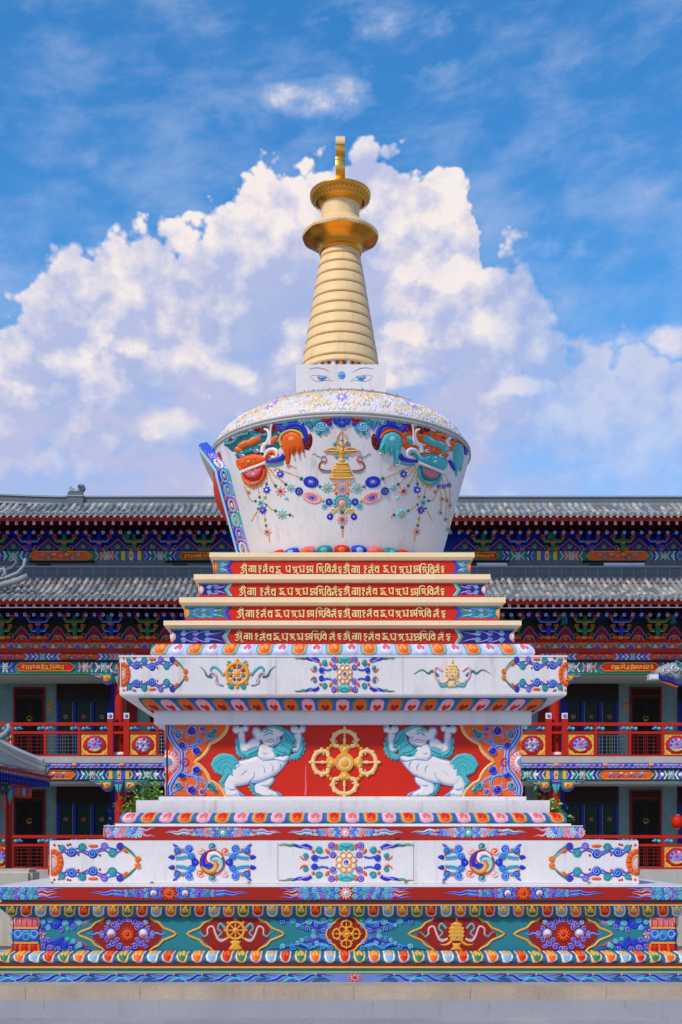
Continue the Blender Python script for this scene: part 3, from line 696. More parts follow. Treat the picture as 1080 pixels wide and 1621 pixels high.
for mm in both(mp, AX):
    mb = MB(); r_ = random.Random(21)
    for sy in (-1, 1):
        mb.stroke(mm, [(70, yc+sy*18), (88, yc+sy*12), (100, yc+sy*20), (118, yc+sy*16), (130, yc+sy*22), (148, yc+sy*27)], 10, 'blue', 1.8, taper=1)
        for (x, y, r) in ((67, 8, 4.5), (69, 19, 5), (77, 10, 5.5), (80, 22, 6), (88, 14, 5.5), (93, 24, 5), (97, 8, 5), (103, 17, 6), (112, 23, 5), (116, 12, 5), (123, 19, 4.5), (66, 27, 4), (107, 8, 3.5)):
            a_, b_ = [('blue', 'lilac'), ('blue', 'royal'), ('purple', 'lilac'), ('aqua', 'ltblue')][r_.randrange(4)]
            mb.curl(mm, x, yc+sy*y, r, a_, b_, d=sy, a0=r_.uniform(0, 6), h=2.4)
        flames(mb, mm, 118, yc+sy*17, 32, 1, 'ltorange' if sy < 0 else 'red', 'blue', 4.5, up=sy*8)
        mb.curl(mm, 126, yc+sy*17, 5, 'aqua', 'ltaqua', d=sy, h=3)
    mb.petals(mm, 64, yc, 9, 8, 'pink', 2.5); mb.disc(mm, 64, yc, 4, 'rose', 3.2)
    mb.build('corner_clouds', base_panel)
for mm in both(Face(526), AX):
    mb = MB()
    mb.fill(mm, [(21.5, 1449), (62, 1449), (61, 1470), (23, 1470)], 'rose', 3.5, 5, sm=0)
    for i in range(5): mb.fill(mm, [(25+i*8.6, 1468), (21.5+i*9.4, 1458), (24+i*9, 1450), (27.5+i*9, 1457), (28.5+i*8.2, 1468)], 'pink', 5.2, 3, sm=2); mb.stroke(mm, [(26+i*8.4, 1466), (25+i*9, 1455)], 2.4, 'red', 6, sm=0)
    mb.pbox(mm, 23, 1470.5, 61, 1467.5, 0, 4.4, 'gold')
    mb.fill(mm, [(22, 1470.5), (62, 1470.5), (62, 1491), (22, 1491)], 'royal', 3.6, 4, sm=0)
    for i, x in enumerate((29, 42, 55)): mb.ring(mm, x, 1478+(i % 2)*5, 5, 2.6, 'aqua' if i % 2 else 'ltblue', 5)
    mb.stroke(mm, [(22, 1477), (29, 1486), (36, 1478), (42, 1474), (48, 1480), (55, 1486), (62, 1477)], 3.2, 'aqua', 5.4)
    mb.pbox(mm, 23, 1494, 61, 1491, 0, 4.4, 'gold')
    for i in range(6): mb.fill(mm, [(24.5+i*6.8, 1494), (21.5+i*7.6, 1508), (28+i*7.6, 1508), (30+i*6.6, 1494)], 'orange' if i % 2 else 'red', 5.2, 3.2, sm=1)
    mb.fill(mm, [(24, 1494), (60, 1494), (63, 1508), (21, 1508)], 'red', 3.2, 4, sm=0)
    mb.build('corner_pillar', base_panel)
# wave border
mw = Face(561.6)
mb = MB()
xs = [x for x in range(-22, 525, 45)]
for mm in both(mw, 562):
    for i, x in enumerate(xs):
        if x > 505: continue
        mb.stroke(mm, [(x-6, 1553.5), (x+8, 1551), (x+18, 1544), (x+28, 1543), (x+36, 1547), (x+31, 1550)], 5.0, 'blue', 1.6, w1=3); mb.stroke(mm, [(x-6, 1551.5), (x+8, 1549), (x+18, 1542.6), (x+28, 1542)], 1.4, 'ltblue', 2.4)
        mb.stroke(mm, [(x-2, 1555), (x+10, 1554), (x+21, 1549), (x+29, 1547)], 2.6, 'sky', 2.0, taper=1)
        mb.stroke(mm, [(x+22, 1554), (x+30, 1549.5), (x+40, 1549), (x+48, 1554)], 4.4, 'tealdk' if i % 2 else 'aqua', 1.8)
        mb.stroke(mm, [(x+26, 1554.6), (x+34, 1552), (x+42, 1554.6)], 2.4, 'royal', 2.0)
        mb.stroke(mm, [(x+26, 1542.6), (x+36, 1541.8), (x+46, 1544), (x+56, 1545)], 2.0, 'purple', 1.8, taper=1)
        mb.disc(mm, x+27, 1542.8, 2.0, 'pink', 2.8, n=8, rings=2); mb.disc(mm, x+10, 1554, 1.4, 'rose', 2.6, n=8, rings=2)
mb.petals(mw, 562, 1548, 14, 9, 'rose', 1.6, ry=.5, wid=5); mb.petals(mw, 562, 1548, 8, 7, 'pink', 2.4, ry=.6, wid=3); mb.disc(mw, 562, 1547.5, 3, 'red', 3.)
mb.build('wave_border', base)

# white blocks
def end_border(mb, m):
    """left end: half flower and two vines of coloured scrolls (own measures: 0..142, -30..30)"""
    m_full = m; m = lambda x, y, h=0.: m_full(max(x, .15), y, h)
    mb.ring(m, 2, 0, 13.5, 8.5, 'orange', 2.2, n=22, ry=17); mb.ring(m, 2, 0, 8, 1.6, 'gold', 3, n=18, ry=10); mb.disc(m, 2, 0, 7.6, 'pink', 1.4, ry=9.6)
    for i in range(14): a = 2*pi*i/14; mb.stroke(m, [(2+10.5*cos(a), 14*sin(a)), (2+17*cos(a), 20*sin(a))], 1.4, 'red', 3.2, sm=0)
    for s_ in (-1, 1):
        mb.stroke(m, [(12, s_*12), (20, s_*17), (30, s_*10), (46, s_*17), (62, s_*11), (82, s_*19), (96, s_*13), (112, s_*19)], 3.4, 'purple', 1.4, w1=2.2)
        mb.stroke(m, [(15, s_*22), (30, s_*19), (45, s_*22), (60, s_*16), (85, s_*23), (104, s_*20)], 2., 'royal', 1.4)
        for (x, y, r, c1, c2) in ((17, 22, 5.6, 'aqua', 'teal'), (33, 16, 7.8, 'blue', 'ltblue'), (49, 23, 7, 'aqua', 'tealdk'), (66, 13.5, 7.8, 'blue', 'ltblue'), (84, 25, 6.2, 'lilac', 'purple'), (97, 14.5, 7.4, 'aqua', 'teal'), (109, 25, 6, 'blue', 'purple')):
            mb.curl(m, x, s_*y, r, c1, c2, d=s_, a0=pi if s_ > 0 else 0, h=2.2, turns=1.7, w=r*.22)
        mb.fill(m, [(58, s_*26), (62, s_*23), (73, s_*23.5), (74, s_*27), (64, s_*28)], 'orange', 1.8, 2, sm=2)
        mb.fill(m, [(112, s_*20), (118, s_*14), (123, s_*17), (118, s_*22)], 'orange', 2.4, 2, sm=2)
        mb.stroke(m, [(113, s_*25), (124, s_*18), (132, s_*10), (136, s_*6)], 5.2, 'teal', 1.6, w1=2.5); mb.stroke(m, [(116, s_*21), (126, s_*14), (134, s_*7)], 1.6, 'yellow', 2.4)
        mb.curl(m, 137, s_*5, 5, 'orange', 'gold', d=s_, h=2.6)
        for (x, y) in ((26, 27), (43, 12), (77, 11), (5, 27), (30, 28), (12, 26)): mb.disc(m, x, s_*y, 2.0, 'red', 2., n=8, rings=2)
def corner_scroll(mb, m, c='sky'):
    """one quarter of a pinwheel medallion's surround, own measures up to 54 x 28, pointing left/up"""
    mb.stroke(m, [(-34, -11), (-44, -9), (-52, -8), (-58, -8)], 4.2, 'sky', 1.6, w1=2.5)
    mb.stroke(m, [(-34, -12), (-42, -17), (-50, -18), (-60, -26)], 5.2, 'sky', 2.0, w1=3); mb.stroke(m, [(-36, -9), (-45, -6), (-58, -5)], 2.2, 'aqua', 2.2)
    mb.curl(m, -33, -10, 6.2, 'sky', 'royal', d=1, h=2.4); mb.curl(m, -37, -22, 6.6, 'royal', 'ltblue', d=-1, h=2.4); mb.curl(m, -55, -19, 6.2, 'sky', 'blue', d=1, h=2.4)
    mb.disc(m, -47, -20, 2.6, 'orange', 2.4); mb.disc(m, -58, -13, 2.6, 'orange', 2.2); mb.fill(m, [(-70, -8), (-64, -12), (-59, -9), (-62, -4)], 'blue', 2.2, 2); mb.fill(m, [(-63, -29), (-59, -24), (-54, -25), (-59, -29)], 'purple', 2.4, 2)
def pinwheel(mb, m, cx, cy):
    mm0 = tr(m, cx, cy)
    for sx in (-1, 1):
        for sy in (-1, 1): corner_scroll(mb, tr(m, cx, cy, sx, sy))
        mb.fill(tr(m, cx, cy, sx), [(-22, -3), (-30, -8), (-33, 0), (-30, 8), (-22, 3)], 'blue', 2., 3); mb.disc(mm0, sx*26, 0, 2.2, 'sky', 3)
    for (x, y, c1, c2) in ((0, -25, 'teal', 'ltaqua'), (0, 25, 'teal', 'ltaqua'), (20, -17, 'orange', 'offwhite'), (-19, 18, 'orange', 'offwhite'), (-18, -18, 'pink', 'offwhite'), (19, 18, 'pink', 'offwhite')):
        mb.curl(mm0, x, y, 5.8, c1, c2, h=2.2, turns=.9)
    mb.disc(mm0, 0, 0, 19, 'offwhite', 2.0, n=24, flat=.6)
    cols = ['orange', 'royal', 'red', 'teal']
    for i, c in enumerate(cols):
        for k, cc in ((0, c), (1, {'orange': 'gold', 'royal': 'blue', 'red': 'offwhite', 'teal': 'ltaqua'}[c])):
            a0 = i*pi/2+.4+k*.42
            mb.stroke(mm0, [(2.2*cos(a0-.8), 2.2*sin(a0-.8)), (7*cos(a0-.2), 7*sin(a0-.2)), (12.5*cos(a0+.45), 12.5*sin(a0+.45)), (15.6*cos(a0+1.15), 15.6*sin(a0+1.15)), (17*cos(a0+1.85), 17*sin(a0+1.85))], lambda t: 3.0+5.5*sin(pi*min(1, t*1.02))**.7, cc, 3.4+k*.9)
    mb.ring(mm0, 0, 0, 19.4, 1.8, 'red', 3.2, n=24)
def star_medal(mb, m, cx, cy, w=1., k=1.):
    mm0 = tr(m, cx, cy, k*w, k)
    for sx in (-1, 1):
        for sy in (-1, 1):
            q = tr(m, cx, cy, sx*k*w, sy*k)
            mb.curl(q, -23, -26, 6, 'purple', 'lilac', h=2.2); mb.curl(q, -21, -12, 5.6, 'purple', 'lilac', d=-1, h=2.4)
            mb.fill(q, [(-17, -30), (-13, -28), (-14, -20), (-17, -21)], 'orange', 2.2, 2); mb.fill(q, [(-32, -22), (-26, -18), (-28, -13), (-33, -17)], 'orange', 2., 2)
            mb.curl(q, -43, -20, 6, 'aqua', 'teal', h=2.2); mb.disc(q, -52, -17, 3, 'orange', 2.); mb.stroke(q, [(-28, -9), (-38, -7), (-45, -9), (-52, -8)], 3., 'royal', 1.8)
            mb.curl(q, -50, -7, 5.6, 'blue', 'royal', h=2.4); mb.curl(q, -64, -11, 4.6, 'aqua', 'teal', h=2.); mb.stroke(q, [(-62, -6), (-68, -5), (-73, -10)], 3.6, 'orange', 2., w1=2)
            mb.stroke(q, [(-55, -22), (-64, -27), (-72, -25), (-84, -28)], 6.5, 'blue', 2., w1=4); mb.stroke(q, [(-58, -22), (-66, -24), (-76, -27)], 2.2, 'lilac', 3.)
            mb.stroke(q, [(-82, -28), (-90, -27), (-98, -29), (-107, -28)], 4.6, 'teal', 1.8, taper=1); mb.stroke(q, [(-84, -27.4), (-96, -28), (-107, -28)], 1.3, 'lime', 2.6)
        q = tr(m, cx, cy, k*w, sx*k)
        mb.fill(q, [(-14, -21), (-10, -30), (10, -30), (14, -21), (8, -18), (4, -21), (0, -17), (-4, -21), (-8, -18)], 'aqua', 2., 3, sm=3); mb.stroke(q, [(-9, -27), (0, -23.5), (9, -27)], 2., 'teal', 3)
    mb.disc(mm0, 0, 0, 15.5, 'offwhite', 1.2, n=20, flat=.6)
    for i in range(8): a = i*pi/4+pi/8; mb.ring(mm0, 12.6*cos(a), 12.6*sin(a), 4.6, 1.9, 'gold', 3., n=9)
    mb.ring(mm0, 0, 0, 7.8, 2, 'gold', 3.4, n=16); mb.disc(mm0, 0, 0, 6, 'pink', 2.4); mb.curl(mm0, 0, 0, 4.6, 'blue', 'crystal', h=3.4, turns=.6)
ma = Face(466.6); yA = 1365.3
for mm in both(ma, 546): mb = MB(); end_border(mb, tr(mm, 81, yA, 1, 1.02)); mb.build('end_border', block_a)
mb = MB(); pinwheel(mb, ma, 336, yA); mb.build('pinwheel_medallion', block_a)
mb = MB(); pinwheel(mb, ma, 763, yA); mb.build('pinwheel_medallion', block_a)
mb = MB(); star_medal(mb, ma, 548, yA); mb.build('star_medallion', block_a)
mi = Face(354.6); yI = 1067.5
for mm in both(mi, 545.5): mb = MB(); end_border(mb, tr(mm, 192, yI, .74, .93)); mb.build('end_border', block_i)
mb = MB(); star_medal(mb, mi, 545.5, yI, w=.79, k=.93); mb.build('star_medallion', block_i)
def side_ribbons(mb, m, cx, cy):
    for mm in both(m, cx):
        mb.stroke(mm, [(cx-22, cy+2), (cx-30, cy-8), (cx-38, cy-12), (cx-42, cy-6), (cx-34, cy+4), (cx-30, cy+14), (cx-22, cy+18)], 4, 'aqua', 2., w1=2.5)
        mb.stroke(mm, [(cx-26, cy+17), (cx-34, cy+12), (cx-33, cy+2), (cx-40, cy-3), (cx-46, cy+2)], 3.4, 'pink', 2.4)
        mb.stroke(mm, [(cx-40, cy+4), (cx-48, cy+2), (cx-52, cy-6), (cx-60, cy-13)], 4.2, 'teal', 2., taper=1)
        mb.curl(mm, cx-10, cy+19, 4.6, 'aqua', 'teal', h=2); mb.curl(mm, cx-13, cy-18, 3.8, 'aqua', 'teal', h=1.6)
mb = MB(); side_ribbons(mb, mi, 375.5, yI); mb.disc(mi, 375.5, yI, 14, 'offwhite', 1.2, flat=.7); wheel(mb, mi, 375.5, yI-1, 21, 'gold', 'gold', ('teal', 'red', 'royal', 'red')); mb.build('wheel_emblem', block_i)
mb = MB()
for mm in both(mi, 716):
    mb.stroke(mm, [(694, 1070), (684, 1062), (678, 1066), (668, 1060), (655, 1067)], 4.6, 'teal', 2., taper=1); mb.stroke(mm, [(700, 1062), (690, 1056), (688, 1068), (694, 1078), (704, 1082)], 3.6, 'pink', 2.2); mb.stroke(mm, [(694, 1076), (698, 1086), (710, 1084)], 3.6, 'aqua', 2.4)
bell_top(mb, mi, 716, 1066, .82, 'palegold', 'gold'); mb.build('banner_emblem', block_i)
# cloud band
mq = Face(378); yc = 1318
for cx, c_, s_ in ((353, 'sky', 31), (547, 'pink', 32), (742, 'sky', 33)):
    mb = MB()
    for mm in both(mq, cx): wing(mb, mm, cx-7, cx-91, yc, 9, LI, seed=s_)
    mb.flower(mq, cx, yc, 9, 'pink' if c_ == 'pink' else 'aqua', 'offwhite', 'royal', 10, 2.4); mb.build('cloud_garland', band_b)
mb = MB()
for mm in both(mq, 545.5):
    wing(mb, mm, 169, 226, yc, 9, LI, seed=35, tail=False); mb.flower(mm, 171, yc, 8, 'pink', 'rose', 'aqua', 9, 2.4)
    for sy in (-1, 1): flames(mb, mm, 218, yc+sy*4, 28, 1, 'pink', 'lilac', 3, up=sy*3)
mb.build('corner_clouds', band_b)

# ---- lion panel
ml = Face(279); 
for k, mm in enumerate(both(ml, 545.7)):
    z5 = tr(mm, 185, 1100, 1/5.84, 1/5.84)
    mb = MB()
    edge_ = [(1030, 262), (1022, 300), (1000, 350), (960, 395), (905, 432), (862, 455), (845, 500), (815, 545), (770, 585), (725, 622), (770, 655), (815, 700), (845, 748), (862, 792), (905, 815), (950, 850), (985, 890), (1010, 942)]
    mb.fill(z5, [(478, 264)]+edge_+[(478, 942)], 'orange', .7, 6, sm=0, g=30)
    mb.stroke(z5, edge_, 30, 'palegold', 2.6, sm=2); mb.stroke(z5, edge_, 12, 'gold', 3.2, sm=2)
    for s_ in (-1, 1):
        zz = tr(z5, 0, 606, 1, s_)      # mirrored about the flower's height; y measured from there
        for w, c, h in ((70, 'pink', 1.5), (52, 'blue', 2.1), (27, 'ltblue', 2.9)):
            mb.stroke(zz, [(500, 325), (492, 255), (520, 190), (560, 130), (597, 85), (602, 20), (600, -10)], w, c, h, sm=3)
            mb.stroke(zz, [(600, 105), (650, 135), (700, 140), (740, 170), (752, 215), (735, 250), (705, 262)], w*.8, c, h, sm=3, w1=w*.55)
            mb.stroke(zz, [(720, 140), (770, 165), (810, 185), (830, 225), (815, 265), (780, 295)], w*.62, c, h, sm=3, w1=w*.4)
            mb.stroke(zz, [(820, 215), (860, 230), (895, 240), (915, 290)], w*.7, c, h, sm=3, w1=w*.3)
            mb.stroke(zz, [(690, 135), (720, 110), (745, 80)], w*.7, c, h, sm=3, w1=w*.45)
            mb.stroke(zz, [(500, 300), (540, 285), (580, 260), (560, 225)], w*.7, c, h, sm=3, w1=w*.4)
        for (x, y, r, c1, c2) in ((565, 232, 30, 'teal', 'ltblue'), (690, 272, 34, 'blue', 'purple'), (735, 88, 32, 'blue', 'royal'), (865, 235, 30, 'teal', 'aqua'), (790, 290, 24, 'blue', 'lilac'), (600, 140, 28, 'blue', 'purple'), (905, 275, 20, 'aqua', 'teal')):
            mb.disc(zz, x, y, r*1.55, 'pink', 1.7); mb.curl(zz, x, y, r*1.3, c1, c2, h=3.4, d=s_)
        for p in ([(560, 232), (590, 262), (640, 285)], [(640, 60), (660, 90), (640, 120)], [(860, 180), (885, 205), (930, 215)], [(520, 120), (540, 80), (560, 50)], [(750, 300), (720, 320), (690, 312)], [(640, 200), (650, 230), (640, 262)]): mb.stroke(zz, p, 34, 'pink', 1.5, taper=2); mb.stroke(zz, p, 22, 'purple', 2.4, taper=2); mb.stroke(zz, p, 9, 'ltblue', 3.2, taper=2)
        for (x, y) in ((605, 150), (670, 150), (700, 240), (800, 240), (870, 245), (530, 250)): mb.disc(zz, x, y, 9, 'red', 4.4, n=8, rings=2)
    mb.ring(z5, 628, 622, 34, 16, 'purple', 3.2); mb.disc(z5, 610, 622, 22, 'red', 3.2)
    # half flower at the edge
    for rr_, c, h in ((108, 'pink', 3.0), (64, 'offwhite', 4.2), (52, 'gold', 4.8), (42, 'sky', 6)):
        pts_ = [(474, 622-rr_)]+[(474+rr_*sin(a)*1.0, 622-rr_*cos(a)) for a in [pi*i/14 for i in range(1, 14)]]+[(474, 622+rr_)]
        mb.fill(z5, pts_, c, h, 10, sm=0)
    for i in range(9): a = pi*(i+.5)/9; mb.stroke(z5, [(474+74*sin(a), 622-74*cos(a)), (474+100*sin(a), 622-100*cos(a))], 12, 'rose', 4.2, sm=0)
    mb.build('corner_scrollwork', body)
    # the lion
    z3 = tr(mm, 330, 1140, 1/6.75, 1/6.75); mb = MB()
    def wp(pts, h=3.6, w=22, c='marble', o=True, sm=3):
        if o: mb.stroke(z3, pts, 13, 'ltblue', h*.55, sm=sm, closed=True)
        mb.fill(z3, pts, c, h, w, sm=sm, g=13)
    wp([(165, 690), (205, 600), (270, 590), (310, 640), (290, 720), (325, 765), (362, 795), (355, 815), (205, 812), (180, 760)], 3.4)
    wp([(500, 680), (560, 640), (690, 605), (692, 665), (640, 722), (700, 762), (762, 785), (762, 814), (540, 812), (498, 770)], 3.8)
    wp([(205, 610), (245, 520), (320, 445), (430, 415), (520, 385), (620, 400), (760, 385), (862, 372), (845, 440), (760, 545), (680, 605), (560, 655), (430, 680), (290, 705), (240, 680)], 4.8, 55)
    wp([(530, 400), (535, 300), (590, 250), (700, 300), (740, 370), (700, 425), (590, 430)], 5.2, 30, o=False)
    wp([(545, 210), (545, 290), (480, 300), (400, 348), (348, 325), (325, 210), (322, 140), (382, 125), (398, 250), (470, 200)], 4.4, 20)
    wp([(905, 335), (950, 340), (985, 280), (992, 150), (915, 150), (925, 260), (890, 310)], 4.2, 20)
    for (x, y, rx, ry) in ((298, 98, 42, 46), (398, 85, 34, 42), (350, 110, 40, 40), (922, 100, 46, 48), (1008, 92, 34, 46), (960, 120, 44, 34)): mb.disc(z3, x, y, rx, 'marble', 5.4, ry=ry, n=14); mb.ring(z3, x, y, rx*.96, 9, 'ltblue', 3.2, ry=ry*.96)
    mb.disc(z3, 350, 62, 20, 'black', 5.9, ry=11); mb.disc(z3, 960, 60, 20, 'black', 5.9, ry=12)
    for (x, y) in ((330, 785), (352, 800), (372, 808), (735, 778), (757, 795), (770, 806)): mb.disc(z3, x, y, 17, 'ltblue', 4.6, ry=13)
    # fringes and tail
    def tuft(pts, h=3.4): mb.fill(z3, pts, 'aqua', h, 12, sm=1, g=12)
    tuft([(290, 195), (325, 190), (348, 322), (400, 348), (480, 300), (545, 290), (540, 345), (525, 385), (500, 378), (488, 400), (465, 390), (450, 412), (430, 398), (410, 418), (390, 402), (370, 418), (352, 398), (325, 408), (318, 375), (295, 365), (300, 335), (282, 300), (295, 270), (280, 235)], 3.6)
    tuft([(992, 160), (1030, 200), (1022, 225), (1045, 250), (1028, 280), (1044, 315), (1022, 335), (1025, 370), (1000, 375), (990, 410), (970, 405), (955, 435), (935, 418), (915, 440), (900, 422), (872, 435), (862, 375), (960, 342), (990, 275)], 3.6)
    tuft([(22, 480), (60, 400), (110, 365), (165, 352), (255, 368), (300, 410), (355, 478), (295, 483), (318, 548), (262, 528), (285, 625), (220, 590), (195, 640), (160, 690), (115, 668), (150, 600), (70, 565)], 5)
    tuft([(108, 655), (150, 640), (185, 700), (200, 765), (165, 720), (150, 705), (120, 685)], 3.6)
    tuft([(430, 680), (488, 668), (500, 765), (560, 800), (650, 800), (700, 758), (690, 812), (520, 815), (495, 800), (470, 795), (468, 770), (440, 755), (450, 735), (422, 715), (440, 700)], 4.2)
    tuft([(300, 775), (325, 755), (320, 800), (250, 812), (230, 800)], 4.0)
    tuft([(590, 62), (640, 48), (730, 52), (800, 78), (870, 118), (905, 160), (950, 225), (905, 240), (972, 302), (900, 300), (885, 345), (868, 385), (815, 378), (790, 395), (755, 378), (705, 392), (690, 350), (650, 318), (720, 290), (770, 240), (800, 160), (745, 100), (660, 78)], 6)
    for p in ([(60, 480), (130, 430), (220, 400), (300, 440)], [(110, 540), (130, 480), (200, 440), (270, 490)], [(150, 590), (170, 520), (210, 490), (260, 560)], [(800, 110), (860, 180), (900, 260)], [(770, 250), (830, 290), (890, 330)], [(700, 300), (760, 340), (840, 350)], [(820, 160), (850, 240), (930, 290)], [(310, 260), (340, 350), (400, 385)], [(430, 370), (520, 330), (535, 310)], [(1010, 200), (1015, 290), (970, 380)], [(450, 690), (480, 760), (560, 800)]):
        mb.stroke(z3, p, 9, 'teal', 7.2 if p[0][0] > 650 and p[0][0] < 900 else 5.6, z0=2)
    # head
    wp([(470, 125), (490, 82), (540, 82), (572, 112), (605, 88), (700, 75), (800, 118), (812, 140), (760, 175), (772, 228), (715, 275), (640, 292), (590, 262), (570, 215), (515, 218), (482, 165)], 7.0, 34)
    mb.disc(z3, 530, 140, 44, 'marble', 8.4, ry=52); mb.ring(z3, 530, 140, 42, 9, 'ltblue', 7., ry=50)
    for p in ([(570, 112), (610, 95), (650, 110)], [(600, 135), (650, 110), (690, 125)], [(605, 165), (650, 140), (690, 155)]): mb.stroke(z3, p, 15, 'aqua', 9.4, z0=3)
    mb.disc(z3, 598, 172, 15, 'offwhite', 9.2); mb.disc(z3, 597, 173, 8, 'navy', 10)
    mb.stroke(z3, [(600, 232), (650, 215), (690, 210), (705, 225), (680, 240), (620, 238)], 8, 'rose', 9, z0=3)
    mb.stroke(z3, [(640, 275), (700, 262), (740, 215), (730, 180)], 12, 'ltblue', 8.5, z0=3)
    mb.fill(z3, [(720, 140), (800, 120), (812, 138), (770, 180), (735, 175)], 'marble', 8.6, 14); mb.disc(z3, 765, 150, 16, 'pink', 9.2, ry=9)
    mb.stroke(z3, [(535, 390), (575, 425), (640, 425), (720, 420), (800, 438), (845, 425)], 10, 'ltblue', 6.4, z0=2)
    mb.stroke(z3, [(490, 560), (488, 600), (440, 650), (420, 675)], 10, 'ltblue', 6.2, z0=2); mb.stroke(z3, [(420, 675), (520, 668), (640, 620), (700, 590)], 10, 'ltblue', 6., z0=2)
    for p in ([(250, 560), (300, 500), (380, 460)], [(330, 620), (380, 560), (440, 530)], [(560, 470), (600, 520), (590, 580)], [(650, 450), (690, 500), (680, 560)], [(730, 430), (770, 470), (765, 510)], [(560, 690), (600, 700), (640, 690)], [(190, 720), (240, 740), (290, 735)], [(400, 290), (430, 310), (470, 290)], [(345, 180), (352, 240), (372, 290)], [(930, 190), (940, 250), (925, 300)], [(560, 340), (600, 360), (640, 350)]):
        mb.stroke(z3, p, 6, 'ltblue', 7.0 if p[0][0] > 540 and p[0][1] < 500 else 6.2, z0=2, taper=2)
    for (x, y) in ((270, 70), (286, 60), (302, 62), (385, 55), (402, 50), (420, 60), (900, 68), (915, 58), (932, 62), (1000, 60), (1018, 62), (1034, 72)): mb.stroke(z3, [(x, y), (x+2, y+26)], 6, 'ltblue', 6.6, z0=3, sm=0)
    for (x, y) in ((330, 790), (350, 802), (368, 806), (735, 782), (752, 795), (768, 803)): mb.stroke(z3, [(x, y), (x+12, y+12)], 7, 'royal', 5.6, z0=2, sm=0)
    for i in range(9): a_ = .5+i*.33; mb.stroke(z3, [(130+40*cos(a_), 480+46*sin(a_)), (130+95*cos(a_+.3), 470+100*sin(a_+.3))], 7, 'teal', 5.8, z0=2, sm=0, taper=1)
    for i in range(10): mb.stroke(z3, [(690+i*22, 270+12*sin(i)), (715+i*23, 300+14*sin(i*1.3)), (730+i*22, 345)], 6, 'teal' if i % 2 else 'ltaqua', 7.3, z0=3, taper=1)
    mb.build('lion_relief', body, 'white lion relief with turquoise mane, facing %s' % ('left' if k == 0 else 'right'))
mb = MB(); vajra(mb, tr(ml, 0, 0, hs=1.3), 545.6, 1207, 56); mb.build('crossed_vajra', body)
mb = MB(); mb.stroke(ml, [(484.5, 1212), (484, 1230), (484.6, 1245), (483.5, 1259)], 1.3, 'rose', .5, w1=3.2); mb.build('drip_stain', body)

# ---- script courses
G = {  # strokes in a 14-high cell, y down; last number = advance
 'om': ([[(0, 6), (3, 5), (6, 7)], [(0, 12), (3, 13.5), (6, 10), (2, 9), (5, 6)], [(6, 8), (8, 8)], [(8.6, 3), (9, 13), (11.5, 15)], [(2, 4), (10.5, 3)], [(3, 1.2), (6, 2.2), (9, .6)], [(5.4, -1.2), (6.4, -.4)]], 13),
 'ga': ([[(0, 4), (13, 4)], [(2, 12), (0.4, 9), (3, 7), (5, 9), (3.4, 12.4)], [(5.6, 4), (5.6, 13)], [(8.8, 4), (8.8, 13)], [(12, 4), (12, 14)]], 15.5),
 'i': ([[(0, 4), (5, 4)], [(3, 4), (1, 7), (4.4, 8), (1.4, 11), (4, 14)], [(4.6, 6), (4.6, 8)]], 7.4),
 'nam': ([[(0, 5), (8, 5)], [(5, 5), (5, 9), (1, 9), (1, 13), (3.4, 11)], [(5, 9), (7.6, 13.6)], [(5, 8), (8, 8)], [(2.4, 2.4), (5, 3), (7.4, 1.6)], [(4.6, -.2), (5.4, .4)]], 9.8),
 'ba': ([[(0, 5), (7.4, 4.4)], [(6.4, 5), (6.4, 14)], [(6, 7), (2, 6.4), (1, 9.4), (3, 12), (6, 11)]], 9),
 'ja': ([[(0, 4), (9, 4)], [(5, 4), (2, 7), (7, 8), (1, 12)], [(7, 8), (8, 12), (11.4, 14)], [(2, 13), (5, 12), (8, 12.4)]], 12.5),
 'ya': ([[(0, 5), (1.6, 4.4), (2, 10), (4, 12), (7, 11)], [(3.4, 4), (9, 4)], [(7.6, 4), (7.6, 14)]], 10.6),
 'ka': ([[(0, 5), (9.4, 5)], [(5, 5), (2, 8), (6, 9), (3, 12.6)], [(7, 6.4), (7, 12), (10, 14)]], 10.4),
 'gha': ([[(0, 5), (4, 4.4), (2, 7.6), (5, 9), (2, 12), (8, 12)], [(9, 4), (9, 14)], [(6, 4), (10.4, 4)]], 12),
 'jha': ([[(0, 5), (12, 4)], [(3, 5), (1, 8), (5, 8.6), (1, 12.4), (5.4, 12.4)], [(5, 9), (8, 6)], [(7, 12.4), (8, 9), (9.6, 11)], [(10.8, 4), (10.8, 14)]], 12.6),
 'ti': ([[(2, 14), (2, 4), (3, 1), (7, 0), (10.5, 2)], [(4, 5), (13, 5)], [(8, 5), (5.4, 8), (8, 9), (6.4, 12.4)], [(10, 6), (11, 12), (13.6, 14)]], 14),
 'bi': ([[(1, 14), (1, 4), (2, 1), (5, 1.4), (8, 4)], [(3, 5), (9.4, 5)], [(8.4, 5), (8.4, 14)], [(8, 7.4), (4.4, 7), (3.6, 10), (6, 12.4), (8, 11.4)]], 10.5),
 'ha': ([[(0, 5), (6, 4.6)], [(3, 5), (1, 7.4), (5, 8.6), (1.6, 11), (5, 14)], [(5.6, 7), (5.6, 9)], [(3, 12), (5.6, 11)]], 8.2)}
ORD = ['om', 'ga', 'i', 'nam', 'ba', 'ja', 'ya', 'ka', 'gha', 'jha', 'ti', 'bi', 'nam', 'ha']
GAPS = {0: {5: 4, 9: 3, 10: 1}, 1: {1: 4, 4: 3.5, 6: 2, 8: 1, 9: -3}, 2: {4: 2, 5: 1, 8: 2}, 3: {9: -4, 11: 3, 12: 1.5}}
RJ = random.Random(12)
